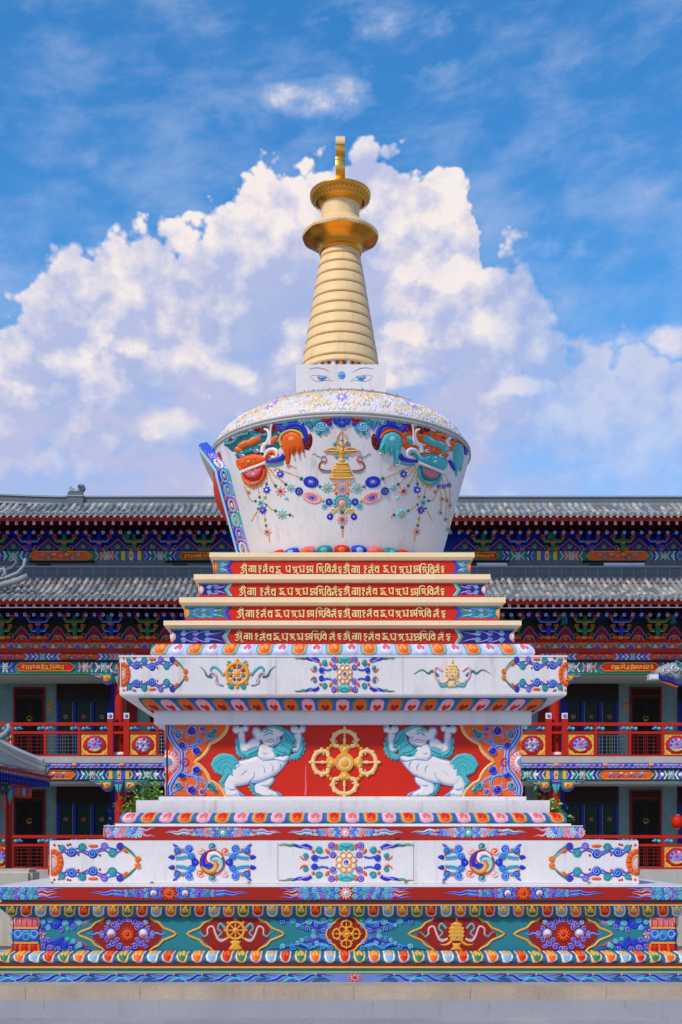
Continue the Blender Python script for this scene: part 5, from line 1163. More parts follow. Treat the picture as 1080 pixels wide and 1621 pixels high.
def roof(mb, D0, y0, D1, y1, sp_=.182, xa=XA, xb=XB, m1='tile', m2='tilelt', seg=8):
    x0, x1 = xx_(D0, xa), xx_(D0, xb); z0, z1 = zz_(D0, y0), zz_(D1, y1); Y0, Y1 = D0-DC, D1-DC
    def pt(x, t, h=0., o=0.):
        z = z0+(z1-z0)*t-.10*sin(pi*t)*(z1-z0)
        return (x+o, Y0+(Y1-Y0)*t-h*.35, z+h)
    mb.grid([[pt(x0, t/6), pt(x1, t/6)] for t in range(7)], m1)
    n = int((x1-x0)/sp_); rt = random.Random(int(y0))
    for i in range(n):
        x = x0+i*sp_; rows = []
        for j in range(seg):
            rows = []
            for e in (0, .04, .99):
                t = (j+e)/seg; r = (.066 if e else .05)*(1.0-.30*e)
                rows.append([pt(x, t, r*sin(a)*1.15, r*cos(a)) for a in (0, pi*.25, pi*.5, pi*.75, pi)])
            mb.grid(rows, rt.choice((m1, m1, m2, m2, 'ridgelt', 'ltgrey')))
        c = pt(x, 0, .02); o = len(mb.v)     # round tile end
        mb.add([(c[0]+.062*cos(a), c[1]-.04, c[2]+.062*sin(a)) for a in [2*pi*k/10 for k in range(10)]], [list(range(10))], m2)
        mb.add([(c[0]+.04*cos(a), c[1]-.052, c[2]+.04*sin(a)) for a in [2*pi*k/8 for k in range(8)]], [list(range(8))], m1)
        xm = x+sp_/2; mb.add([(xm-.07, Y0-.02, z0+.01), (xm+.07, Y0-.02, z0+.01), (xm+.05, Y0-.03, z0-.05), (xm, Y0-.03, z0-.095), (xm-.05, Y0-.03, z0-.05)], [(0, 1, 2, 3, 4)], m2)
def eave(parent, D0, y0, D1, xa=XA, xb=XB, sp=14., far=False):
    mb = MB(); z0 = zz_(D0, y0); k = D0/F; x0, x1 = xx_(D0, xa), xx_(D0, xb); Y0, Y1 = D0-DC+.05, D1-DC
    mb.grid([[(x_q, Yq, z0-.04+(Yq-Y0)*.34) for x_q in (x0, x1)] for Yq in (Y0, Y1)], 'lacqdk', flat=True); mb.box((x0, Y0-.0, z0-.135), (x1, Y0+.05, z0-.032), 'lacquer')
    mb.build('eave_board', parent)
    mb = MB(); n = int((xb-xa)/sp)
    for i in range(n):
        x = xx_(D0, xa+i*sp)
        mb.grid([[(x+a, Yq, z0-.14+b+(Yq-Y0)*.34) for a, b in ((-.042, 0), (.042, 0), (.042, -.1), (-.042, -.1))] for Yq in (Y0+.08, Y1)], ['darkgreen', 'deepblue', 'lacqdk'][i % 3], closed=True, flat=True); mb.box((x-.042, Y0+.08, z0-.235), (x+.042, Y0+.1, z0-.13), 'lacqdk'); mb.box((x-.036, Y0+.072, z0-.225), (x+.036, Y0+.0799, z0-.125), 'crystal' if i % 3 else 'ltaqua')
        mb.box((x-.02, Y0+.066, z0-.20), (x+.02, Y0+.0719, z0-.165), 'teal' if i % 2 else 'orange')
    mb.build('square_rafters', parent)
    mb = MB()
    for i in range(n):
        x = xx_(D0, xa+(i+.5)*sp); c = []
        for Yq in (Y0+.55, Y1): c.append([(x+.05*cos(2*pi*j/8), Yq, z0-.33+(Yq-Y0-.55)*.34+.05*sin(2*pi*j/8)) for j in range(8)])
        mb.grid(c, 'deepblue' if i % 2 else 'darkgreen', closed=True); o = len(mb.v)
        mb.add(c[0], [list(range(8))], 'paleblue'); mb.add([(a+(x-a)*.5, b-.004, d+(z0-.33-d)*.5) for a, b, d in c[0]], [list(range(8))], 'blue')
    mb.build('round_rafters', parent)
# lower roof and upper roof
mb = MB(); roof(mb, 33.2, 947, 35.4, 915); lroof = mb.build('lower_roof', hall)
eave(lroof, 33.2, 948, 34.9)
mb = MB(); mr = Plane(35.4)
mb.pbox(mr, XA, 916, XB, 899, -30, 1, 'ridge'); mb.pbox(mr, XA, 899, XB, 896.4, -30, 4, 'ridgelt'); mb.pbox(mr, XA, 896.4, XB, 887, -32, -2, 'ridge')
for i in range(86): mb.pbox(mr, XA+i*19-.4, 915, XA+i*19+.4, 900, .5, 1.5, 'ridgelt')
mb.pbox(mr, XA, 917, XB, 914.5, -8, 5, 'tilelt')
for a, b in ((47, 150), (263, 340), (733, 806), (923, 1022), (-150, -60)):
    mb.pbox(mr, a, 890.5, b, 887.6, -1.9, 2.2, 'black'); mb.pbox(mr, a+10, 895, a+33, 892.5, -1.9, -.6, 'black')
for a, b in ((755, 803), (956, 1021)): mb.pbox(mr, a, 895.6, b, 891.2, -1.9, 1.0, 'crystal')
mb.build('roof_parapet', hall)
mb = MB(); roof(mb, 34.0, 815, 35.6, 798, sp_=.19, m1='tile', m2='tilelt', seg=5); uroof = mb.build('upper_roof', hall)
eave(uroof, 34.0, 816, 35.8)
mb = MB(); mr2 = Plane(35.6)
mb.pbox(mr2, 118, 799, XB, 788, -12, 2, 'ridge'); mb.pbox(mr2, 118, 788, XB, 785.6, -14, 4, 'ridgelt'); mb.pbox(mr2, 118, 801, XB, 797.6, -12, 5, 'tilelt')
# the ridge sweeps up towards the left wing
L_ = []
for i in range(13):
    t = i/12; x = 118-t*400; L_.append((x, 786-14*t**1.5*1.6))
for (dy0, dy1, h, c) in ((0, 2.4, 4, 'ridgelt'), (2.4, 13, 2, 'ridge'), (12, 15, 5, 'tilelt'), (15, 32, -1, 'tile')):
    rows = [[mr2(x, y+dy0, -12) for x, y in L_], [mr2(x, y+dy0, h) for x, y in L_], [mr2(x, y+dy1, h) for x, y in L_], [mr2(x, y+dy1, -12) for x, y in L_]]
    mb.grid(rows, c, flat=True)
mb.build('roof_ridge', hall)
mb = MB()
mb.pbox(mr2, 107, 800, 133, 785, -10, 6, 'ridge'); mb.pbox(mr2, 108, 786, 131, 780, -8, 5, 'ridge'); mb.pbox(mr2, 106, 787.5, 134, 785.4, -10, 7.5, 'ridgelt')
mq_ = tr(mr2, 120, 782, 1, 1); q5 = lambda x, y, h=0.: mq_(x, y, h)
for hh in (3, -5):
    mm = lambda x, y, h=0., hh=hh: mq_(x, y, hh+h)
    mb.fill(mm, [(-11, 0), (-11, -11), (-8, -14), (-6, -8), (-3, -10), (-2, -6), (2, -7), (3, -13), (8, -17), (13, -15), (14, -9), (10, -4), (11, 0)], 'ridgelt' if hh > 0 else 'ridge', 3, 3, sm=1, z0=-4)
mb.curl(tr(mr2, 128, 772), 0, 0, 5, 'ridge', 'ridgelt', h=8); mb.curl(tr(mr2, 128, 772), 0, 0, 5, 'ridge', 'ridgelt', h=7)
mb.build('ridge_beast', hall, 'grey curled dragon ornament standing on the roof ridge')
# curled ridge end of the left wing over the lower roof
mb = MB(); D_ = 34.0
def tp(pts, D): return [(xx_(D, x), D-DC, zz_(D, y)) for x, y in pts]
tube(mb, tp([(-60, 934), (-30, 926), (-8, 919), (12, 914), (28, 907), (38, 896), (40, 884)], 33.9), lambda t: .075-.03*t, 'ridgelt', 8)
tube(mb, tp([(-60, 926), (-20, 914), (5, 905), (20, 899), (27, 890), (22, 885), (17, 890)], 34.2), lambda t: .07-.02*t, 'ridge', 8)
tube(mb, tp([(-60, 944), (-20, 932), (10, 924), (30, 918), (44, 912)], 33.7), .09, 'tilelt', 8)
tube(mb, tp([(-12, 918), (-4, 903), (6, 900), (9, 908), (3, 912)], 33.6), .05, 'ridgelt', 6)
mb.build('hip_ridge', hall)
# bracket sets
def bracket(P, kind, s=1., two=False):
    mb = MB(); c, lc = (('blue', 'ltblue'), ('green', 'lime'))[kind]; m = P
    mb.pbox(m, -3, 14*s, 3, -13*s if not two else -17, -4, 12, c)
    def arm(y, w, h0, h1):
        out = [(-w, y-4), (-w+2, y), (-w*.75, y+3.6), (w*.75, y+3.6), (w-2, y), (w, y-4), (w-4, y-4), (w-6, y-1.2), (-w+6, y-1.2), (-w+4, y-4)]
        o = len(mb.v); n_ = len(out); fr_ = [m(a, b, h1) for a, b in out]; bk = [m(a, b, h0) for a, b in out]
        mb.grid([bk, fr_], c, closed=True, flat=True)
        mb.add([m(-w, y-4, h1), m(-w+2, y, h1), m(-w+6, y-1.2, h1), m(-w+4, y-4, h1), m(-w*.75, y+3.6, h1), m(w*.75, y+3.6, h1), m(w-2, y, h1), m(w, y-4, h1), m(w-4, y-4, h1), m(w-6, y-1.2, h1)], [(0, 1, 2, 3), (1, 4, 5, 6, 9, 2), (6, 7, 8, 9)], c, True)
        mb.stroke(m, [(-w+.6, y-3.4), (-w+2.6, y+.2), (-w*.74, y+3), (w*.74, y+3), (w-2.6, y+.2), (w-.6, y-3.4)], 2.0, lc, h1+1.2, z0=h1, sm=0)
        for x in (-w+1.5, w-1.5): mb.pbox(m, x-3.2, y-3.6, x+3.2, y-8, h0, h1+.8, 'orange'); mb.pbox(m, x-2.2, y-3.4, x+2.2, y-4.8, h0, h1+1.6, 'red')
    if two:
        arm(-9, 17.5, 2, 13); arm(5, 14, 0, 9)
        mb.pbox(m, -4, -4, 4, -1, 9, 14, 'orange'); mb.pbox(m, -3, 9, 3, 6, 8, 11, 'red')
        for x in (-9, 0, 9): mb.pbox(m, x-4, 20, x+4, 15, -2, 7, 'orange' if x else 'ltorange'); mb.pbox(m, x-2.5, 15, x+2.5, 12.6, -2, 6, 'red')
        for x in (-11, 11): mb.ring(m, x*1.15, 14, 3.4, 1.6, 'lime' if kind else 'ltblue', 5)
    else:
        arm(-4, 17, 1, 11)
        mb.pbox(m, -3.5, 3, 3.5, 0, 8, 12.5, 'orange'); mb.pbox(m, -8, 12, -2, 7.5, -2, 7, 'orange'); mb.pbox(m, 2, 12, 8, 7.5, -2, 7, 'orange'); mb.pbox(m, -2.2, 12, 2.2, 5, -2, 6, 'red')
        for x in (-7, 7): mb.ring(m, x*1.2, 6.6, 3, 1.4, 'ltblue' if kind == 0 else 'lime', 4)
    return mb
PU, PL = Plane(35.6), Plane(34.9)
protos = {}
def put_brackets(P, y, x0, sp, two, nm_par):
    first = {}
    for i in range(-6, 30):
        x = x0+i*sp
        if not (XA < x < XB) or (330 < x < 750 and y < 900) or (300 < x < 775 and y > 900): continue
        kind = i % 2
        if kind not in first:
            o = bracket(tr(P, VX, y), kind, 1, two).build('bracket', nm_par, 'blue bracket set' if kind == 0 else 'green bracket set'); first[kind] = o
            o.location.x += (x-VX)*P.k
        else:
            c = first[kind].copy(); C.objects.link(c); c.parent = nm_par; c.location = first[kind].location.copy()
            c.location.x = (x-VX)*P.k - nm_par.location.x*0+ first[kind].location.x-first[kind]['dx']
        if 'dx' not in first[kind]: first[kind]['dx'] = (x-VX)*P.k
put_brackets(PU, 861, 49, 55, False, hall)
put_brackets(PL, 993, 63, 57.4, True, hall)
for o in hall.children:
    if 'dx' in o: del o['dx']
# frieze boards behind the brackets
def zig(mb, m, x0, x1, y0, y1, sp, cols, h=1., w=1.6):
    n = int((x1-x0)/sp)
    for i in range(n):
        x = x0+i*sp
        mb.fill(m, [(x, y1), (x+sp/2, y0), (x+sp, y1)], cols[i % len(cols)], h, 1.5, sm=0, g=sp)
        mb.stroke(m, [(x, y1), (x+sp/2, y0), (x+sp, y1)], w, cols[(i+1) % len(cols)], h+.6, sm=0)
mb = MB(); r_ = random.Random(5)
mb.pbox(PU, XA, 873, XB, 838, -6, 0, 'deepblue'); mb.pbox(PU, XA, 838, XB, 799, -6, -1, 'lacqdk')
for i in range(-6, 27):
    x = 49+i*55
    if XA < x < XB:
        mb.pbox(PU, x+16, 844, x+42, 839.5, 0, 8, 'orange'); mb.pbox(PU, x+20, 843, x+38, 840.8, 8, 8.6, 'ltorange'); mb.pbox(PU, x+12, 850, x+46, 845, 0, 6, 'deepblue')
        mb.fill(PU, [(x+8, 872), (x+27.5, 853), (x+47, 872)], 'tealdk', .8, 2, sm=0, g=9); mb.stroke(PU, [(x+8, 871), (x+27.5, 853), (x+47, 871)], 2.2, 'rose', 2, sm=0); mb.stroke(PU, [(x+14, 871), (x+27.5, 859), (x+41, 871)], 1.6, 'blue', 2, sm=0)
        mb.flower(PU, x+27.5, 865, 4, 'yellow', 'teal', 'red', 6)
        mb.disc(PU, x+18, 868, 2, 'orange', 2); mb.disc(PU, x+37, 868, 2, 'orange', 2)
mb.build('bracket_board', hall)
mb = MB(); mb.pbox(PL, XA, 1018, XB, 966, -6, 0, 'darkgreen'); mb.pbox(PL, XA, 966, XB, 922, -6, -1, 'lacqdk'); mb.pbox(PL, XA, 1018, XB, 1013, 0, 2, 'red')
for i in range(-6, 27):
    x = 63+i*57.4
    if XA < x < XB:
        mb.pbox(PL, x+10, 973.5, x+47, 969, 0, 7, 'red'); mb.pbox(PL, x+8, 980, x+50, 974.5, 0, 6, 'deepblue')
        mb.fill(PL, [(x+4, 1016), (x+28.7, 990), (x+53, 1016)], 'lacquer', .8, 2, sm=0, g=10)
        for k, (w_, c_) in enumerate(((24, 'rose'), (17, 'blue'), (10, 'pink'))): mb.stroke(PL, [(x+28.7-w_, 1016), (x+28.7-w_*.55, 1008), (x+28.7, 1017-w_*1.05), (x+28.7+w_*.55, 1008), (x+28.7+w_, 1016)], 1.9, c_, 2.2)
        mb.flower(PL, x+28.7, 1011, 4, 'yellow', 'teal', 'red', 6); mb.disc(PL, x+15, 1012, 2.2, 'orange', 2); mb.disc(PL, x+42, 1012, 2.2, 'orange', 2)
mb.build('bracket_board', hall)
mb = MB()
for x in (174, 890): mb.fill(tr(PL, x, 982, 1, 1), [(-6, -10), (5, -10), (7, 8), (-4, 8)], 'teal', 14, 3, sm=0, z0=0); mb.stroke(tr(PL, x, 982), [(3, -9), (5, 7)], 2, 'aqua', 15.5, sm=0, z0=13); 
for x in (1.5, 1063): mb.fill(tr(PL, x, 981), [(-6, -9), (5, -9), (6, 8), (-5, 8)], 'teal', 14, 3, sm=0, z0=0)
mb.build('teal_plaques', hall)
mb = MB()
for x in (203, 869): mb.fill(tr(PU, x, 849), [(-5, -8), (6, -8), (5, 7), (-6, 7)], 'teal', 13, 3, sm=0, z0=0)
mb.build('teal_plaques', hall)
# painted beams
def cartouche(mb, m, x0, x1, y0, y1, c='orange', ln='yellow', seed=0, text=False):
    ym = (y0+y1)/2; e = (y1-y0)*.5
    q = [(x0, ym), (x0+e, y0+.6), (x1-e, y0+.6), (x1, ym), (x1-e, y1-.6), (x0+e, y1-.6)]
    mb.fill(m, q, c, 1.0, 1.2, sm=0, g=12); mb.stroke(m, q, 1.5, ln, 1.8, sm=0, closed=True)
    if text:
        s_ = (y1-y0-5)/15; n_ = (x1-x0-3*e)/(11.4*s_); od = [ORD[(i*5+3) % 14] for i in range(int(n_))]
        write_row(mb, m, x0+1.4*e, y0+2.4, s_*.96, s_, od, c='yellow', w=1.5, dark=None, h=2.2)
    else:
        xm = (x0+x1)/2; r = (y1-y0)*.27
        mb.flower(m, xm, ym, r*1.2, 'rose', 'pink', 'red', 6, 1.8)
        for s_ in (-1, 1):
            for j in range(1, 4):
                x = xm+s_*j*(x1-x0)*.095; mb.disc(m, x, ym+((-1)**j)*r*.5, r*.8, ['ltaqua', 'palegold', 'lilac', 'ltblue'][(j+seed) % 4], 2, n=8, rings=2)
                mb.stroke(m, [(x-r, ym+r), (x, ym-r*.4), (x+r, ym+r*.6)], 1.2, ['sky', 'royal', 'teal'][j % 3], 2.6, sm=0)
def mosaic(mb, m, x0, x1, y0, y1, seed=0):
    r_ = random.Random(seed); w = x1-x0; ym = (y0+y1)/2; H = (y1-y0)/2; cols = ['royal', 'pink', 'teal', 'lilac', 'rose', 'ltaqua', 'blue', 'palegold', 'green', 'offwhite']
    n = max(2, int(w/2/3.4)); off = r_.randrange(10)
    for s_, xe in ((1, x0), (-1, x1)):
        for j in range(n):
            x = xe+s_*(j+.5)*w/2/n; c = cols[(j*3+off) % 10]
            mb.stroke(m, [(x-s_*2, y0+.4), (x+s_*2.4, ym), (x-s_*2, y1-.4)], 2.6, c, 1.2, sm=0)
    xm = (x0+x1)/2; mb.disc(m, xm, ym, H*.85, 'ltaqua', 2, n=10, rings=2); mb.flower(m, xm, ym, H*.66, 'rose', 'palegold', 'royal', 6, 2.8)
    for s_ in (-1, 1): mb.disc(m, xm+s_*w*.27, ym, H*.5, cols[(off+2) % 10], 2.4, n=8, rings=2)
def stripes(mb, m, x0, x1, y0, y1):
    n = 5
    for j in range(n): mb.pbox(m, x0+(x1-x0)*j/n+.3, y1-.3, x0+(x1-x0)*(j+1)/n-.3, y0+.3, .3, 1.3, ['yellow', 'teal', 'palegold', 'royal', 'yellow'][j])
    mb.flower(m, (x0+x1)/2, (y0+y1)/2, (y1-y0)*.36, 'palegold', 'orange', 'red', 8, 3)
PB = Plane(35.5)
mb = MB(); mb.pbox(PB, XA, 888, XB, 872, -8, 0, 'green')
for mm in both(PB, 537):
    cartouche(mb, mm, 46, 146, 872.5, 887.5); mosaic(mb, mm, 148, 190, 872.5, 887.5, 1); stripes(mb, mm, 192, 224, 872.5, 887.5); mosaic(mb, mm, 226, 282, 872.5, 887.5, 2)
    cartouche(mb, mm, 284, 350, 874, 886, 'red', 'gold', text=True); mosaic(mb, mm, -2, 44, 872.5, 887.5, 3); mosaic(mb, mm, -60, -4, 872.5, 887.5, 4); cartouche(mb, mm, -170, -62, 872.5, 887.5)
mb.build('painted_beam', hall)
mb = MB(); mb.pbox(Pf, XA, 1027, XB, 1018, -12, 3, 'orange')
for mm in both(Pf, HX): zig(mb, (lambda x, y, h=0., mm=mm: mm(x, y, h+3.4)), -120, 262, 1018.5, 1026.5, 13.2, ['teal', 'yellow', 'royal', 'ltaqua'], 1.)
mb.build('zigzag_beam', hall)
mb = MB(); mb.pbox(Pf, XA, 1034, XB, 1027.2, -10, 6, 'lacquer'); mb.pbox(Pf, XA, 1045, XB, 1034.2, -10, 1, 'lilac')
for mm in both(tr(Pf, 0, 0), HX):
    m1 = lambda x, y, h=0., mm=mm: mm(x, y, h+1)
    for x in (-108, 9, 126, 243): cartouche(mb, m1, x-32, x+32, 1034.6, 1044.8, 'orange', 'red', seed=x); mosaic(mb, m1, x+32, x+85, 1034.6, 1044.8, x+3)
mb.build('painted_beam', hall)
mb = MB(); mb.pbox(Pf, XA, 1065.5, XB, 1046.6, -10, -1, 'teal'); mb.pbox(Pf, XA, 1048, XB, 1046, -8, 2, 'darkwood'); mb.pbox(Pf, XA, 1067.2, XB, 1065, -8, 1, 'green')
for mm in both(Pf, HX):
    cartouche(mb, mm, 25, 119, 1049, 1063, 'red', 'gold', text=True); mosaic(mb, mm, 121, 150, 1048.5, 1064.5, 1); mosaic(mb, mm, 151, 178, 1048.5, 1064.5, 6); mosaic(mb, mm, -6, 23, 1048.5, 1064.5, 2); mosaic(mb, mm, 199, 240, 1048.5, 1064.5, 3); mosaic(mb, mm, -84, -8, 1048.5, 1064.5, 5)
mb.build('painted_beam', hall)
mb = MB(); mb.pbox(Pf, XA, 1235, XB, 1217, -10, -1, 'teal'); mb.pbox(Pf, XA, 1218.4, XB, 1216, -8, 1, 'darkwood')
for mm in both(Pf, HX):
    cartouche(mb, mm, 34, 120, 1219, 1234, 'orange', 'ltorange'); mosaic(mb, mm, 121, 172, 1219, 1234, 8); stripes(mb, mm, 172, 205, 1219, 1234); mosaic(mb, mm, 206, 262, 1219, 1234, 9); mosaic(mb, mm, -20, 32, 1219, 1234, 11); cartouche(mb, mm, -84, -20, 1219, 1234, 'orange', 'ltorange')
mb.build('painted_beam', hall)
# floors, ceilings, wall
def zslab(mb, y0, y1, c, back=37.2, h=4):
    a = Pf(XA, y1, h); b = Pf(XB, y0, 0); mb.box((a[0], a[1], a[2]), (b[0], back-DC, b[2]), c)
mb = MB(); zslab(mb, 1198, 1208, 'slab', h=7); mb.build('balcony_slab', hall)
mb = MB(); mb.pbox(Pf, XA, 1216, XB, 1207.6, -4, 5.5, 'lilac'); r_ = random.Random(3)
for i in range(150):
    x = -160+i*9.2
    if 280 < x < 800: continue
    mb.disc(tr(Pf, x, 1211.5), 0, 0, 3.2, ['purple', 'royal', 'pink', 'ltaqua', 'rose'][i % 5], 7.2, ry=2.6, z0=5, n=8, rings=2); mb.stroke(Pf, [(x-4, 1214.5), (x, 1209.5), (x+4, 1214.5)], 1.1, 'royal', 7.4, sm=0, z0=5)
for x in (119, 194, 880, 957, 1030): mb.fill(tr(Pf, x, 1211), [(-5, 3), (-4, -3), (4, -3), (5, 3)], 'ltorange', 8, 2, sm=0, z0=4)
mb.build('slab_fringe', hall)
mb = MB(); mb.box((xx_(34.5, XA), 34.6-DC, zz_(34.5, 1066)), (xx_(34.5, XB), 37.2-DC, zz_(34.5, 1066)+.1), 'soffit'); mb.box((xx_(34.5, XA), 34.7-DC, zz_(34.5, 1240)), (xx_(34.5, XB), 37.2-DC, zz_(34.5, 1236)), 'soffit'); mb.build('veranda_ceiling', hall)
mb = MB(); mb.pbox(Pw, XA, 1405, XB, 1060, -6, 0, 'brick'); r_ = random.Random(8)
for mm in both(Pw, HX):
    for (xa, xb) in ((-2, 22), (72, 88), (216, 290)):
        for fy in ((1086, 1200), (1245, 1390)):
            y = fy[0]; k = 0
            while y < fy[1]:
                x = xa+(k % 2)*6
                while x < xb: 
                    mb.pbox(mm, x, y+4.6, min(x+11, xb), y, 0, .35+.3*r_.random(), 'brick'); x += 12
                y += 5.4; k += 1
mb.build('back_wall', hall)
mb = MB(); a = Plane(33.9)(XA, 1406, 0); b = Plane(33.9)(XB, 1377, 0); mb.box((a[0], a[1], -.5), (b[0], 37.0-DC, b[2]), 'slab'); mb.build('terrace', hall)
mb = MB(); mb.box((xx_(34.5, XA), 37.15-DC, 0), (xx_(34.5, XB), 44-DC, zz_(36, 830)), 'brick'); mb.build('rear_volume', hall)
# doors and windows
def door(mm, x0, x1, y0, y1):
    mb = MB(); mb.pbox(mm, x0, y1, x1, y0, .2, 1.6, 'darkwood'); 
    for a, b in ((x0, x0+3), (x1-3, x1)): mb.pbox(mm, a, y1, b, y0, 1.6, 3.4, 'lacqdk')
    mb.pbox(mm, x0, y0+3, x1, y0, 1.6, 3.2, 'lacqdk'); xm = (x0+x1)/2; mb.pbox(mm, xm-.6, y1, xm+.6, y0+14, 1.6, 2.4, 'black'); mb.pbox(mm, x0+3, y0+15, x1-3, y0+13, 1.6, 2.6, 'lacqdk')
    for a in (x0+6, xm+3): mb.pbox(mm, a, y1-8, a+(x1-x0)/2-9, y0+20, 1.6, 2.0, 'black')
    o = mb.build('door', hall)
    k = MB(); k.ring(mm, xm, y0+50, 4, 1.2, 'ochre', 3.4); k.disc(mm, xm, y0+52, 2, 'yellow', 3.2); k.build('door_knocker', o)
def window(mm, x0, x1, y0, y1):
    mb = MB(); w = (x1-x0)/3
    mb.pbox(mm, x0, y1, x1, y0, .2, 1.2, 'black'); mb.pbox(mm, x0, y0+27, x1, y0, 1.2, 2.2, 'darkwood'); mb.pbox(mm, x0, y0+30, x1, y0+27, 1.2, 3., 'darkgreen')
    o = mb.build('window', hall)
    for i in range(4):
        k = MB(); x = x0+i*w; k.pbox(mm, x-2.6+(2.6 if i == 0 else 0)-(2.6 if i == 3 else 0), y1, x+2.6+(2.6 if i == 0 else 0)-(2.6 if i == 3 else 0), y0+30, 1.2, 3.6, 'deepblue'); k.pbox(mm, x-3.4 if i else x-1, y1, x-2.7 if i else x, y0+30, 1.2, 3., 'lime'); k.build('mullion', o)
    k = MB()
    for i in range(3):
        xc = x0+(i+.5)*w; c_ = ['pink', 'ltorange', 'offwhite'][i]
        k.pbox(mm, x0+i*w+4, y1-1, x0+(i+1)*w-4, y0+31, 1.2, 1.9, 'darkgreen')
        k.petals(mm, xc, y0+53, 4.2, 6, c_, 3); k.disc(mm, xc, y0+53, 1.8, 'rose', 3.4, n=8)
    k.build('pane', o)
for mm in both(Pw, HX):
    for (y0, y1) in ((1082, 1204), (1244, 1385)):
        door(mm, 22, 72, y0+6, y1); window(mm, 90, 176, y0, y1); window(mm, -88, -4, y0, y1)
        mb = MB(); mb.pbox(mm, 201, y1, 217, y0, 0, 5, 'lacqdk'); mb.pbox(mm, 176, y1, 182, y0, 0, 3, 'deepblue'); mb.pbox(mm, 238, y1, 262, y0, 0, 2, 'black'); mb.build('door_jamb', hall)
    mb = MB(); mb.fill(mm, [(75.5, 1109), (81.5, 1109), (82, 1124), (78.5, 1126), (75, 1124)], 'ochre', 1.8, 2, sm=0); mb.disc(mm, 78.5, 1113, 2, 'black', 2.2, n=8); mb.disc(mm, 78.5, 1120, 2, 'black', 2.2, n=8); mb.build('wall_plaque', hall)
# columns
Pc = Plane(34.55)
col_src = None
for x in (188.5, 880.5, -94, 1163, 420, 650):
    if col_src is None:
        X = 0.; Yc = 34.75-DC; mb = MB()
        lathe(mb, [(.155, 0.2), (.15, 2.9), (.147, zz_(34.5, 1066))], 'lacquer', 20, cx=0, cy=0); col_src = mb.build('column', hall); col_src.location = (xx_(34.6, x), Yc-20.5, 0)
        mb = MB(); zt = zz_(34.5, 1198); lathe(mb, [(.20, zt), (.235, zt+.02), (.245, zt+.07), (.225, zt+.125), (.16, zt+.145)], 'offwhite', 20); mb.build('column_base', col_src).location = (0, 0, 0)
        for (yt, yb) in ((1047, 1085), (1218, 1258)):
            mb = MB(); q = lambda xx, yy, h=0.: ((xx)*.0182, -.19-h*.012, zz_(34.5, yy))
            mb.pbox(q, -9, yt+22, 9, yt, -16, 3, 'blue') if False else None
            mb.fill(q, [(-8, yt), (8, yt), (8, yt+21), (-8, yt+21)], 'royal', 3, 2, sm=0); mb.fill(q, [(-6, yt+4), (6, yt+4), (6, yt+14), (-6, yt+14)], 'ltorange', 4.4, 2, sm=0); mb.disc(q, 0, yt+9, 3, 'rose', 6)
            mb.stroke(q, [(-8, yt+17), (0, yt+19), (8, yt+17)], 3.6, 'lilac', 5); mb.stroke(q, [(-8, yt+21), (0, yt+23), (8, yt+21)], 3, 'purple', 5)
            mb.fill(q, [(-7, yt+23), (7, yt+23), (5, yt+31), (0, yt+40), (-5, yt+31)], 'aqua', 4.6, 2, sm=0); mb.stroke(q, [(0, yt+24), (0, yt+38)], 1.6, 'teal', 6.6, sm=0)
            mb.build('capital', col_src).location = (0, 0, 0)
    else:
        c = copy_tree(col_src, hall); c.location = (xx_(34.6, x), col_src.location.y, 0)
# gilt corbels either side of the columns
def corbel(mm, x, y, s, k=1.):
    mb = MB(); q = tr(mm, x, y, s*k, k, hs=1)
    mb.fill(q, [(0, 0), (38, 0), (36, 3), (26, 5), (20, 8), (14, 15), (6, 17), (0, 15)], 'teal', 4, 2, sm=0, z0=0)
    mb.fill(q, [(2, 4), (10, 2), (18, 4), (25, 2), (36, 1), (28, 5), (20, 8), (15, 14), (8, 16), (3, 12)], 'gold', 6, 3, sm=2, z0=2)
    mb.curl(q, 9, 9, 4.6, 'yellow', 'ltorange', h=8.4); mb.curl(q, 18, 5, 3, 'ltorange', 'yellow', h=8); mb.stroke(q, [(1, 15), (7, 18), (14, 16), (20, 9), (30, 5)], 2, 'royal', 6.6)
    mb.build('corbel', hall)
for x in (188.5, 880.5):
    for s in (-1, 1):
        corbel(Pf, x+s*9, 1066, s); corbel(Pf, x+s*9, 1235, s)
for x in (-94, 1163):
    for s in (-1, 1): corbel(Pf, x+s*9, 1066, s, 1.6); corbel(Pf, x+s*9, 1235, s, 1.6)
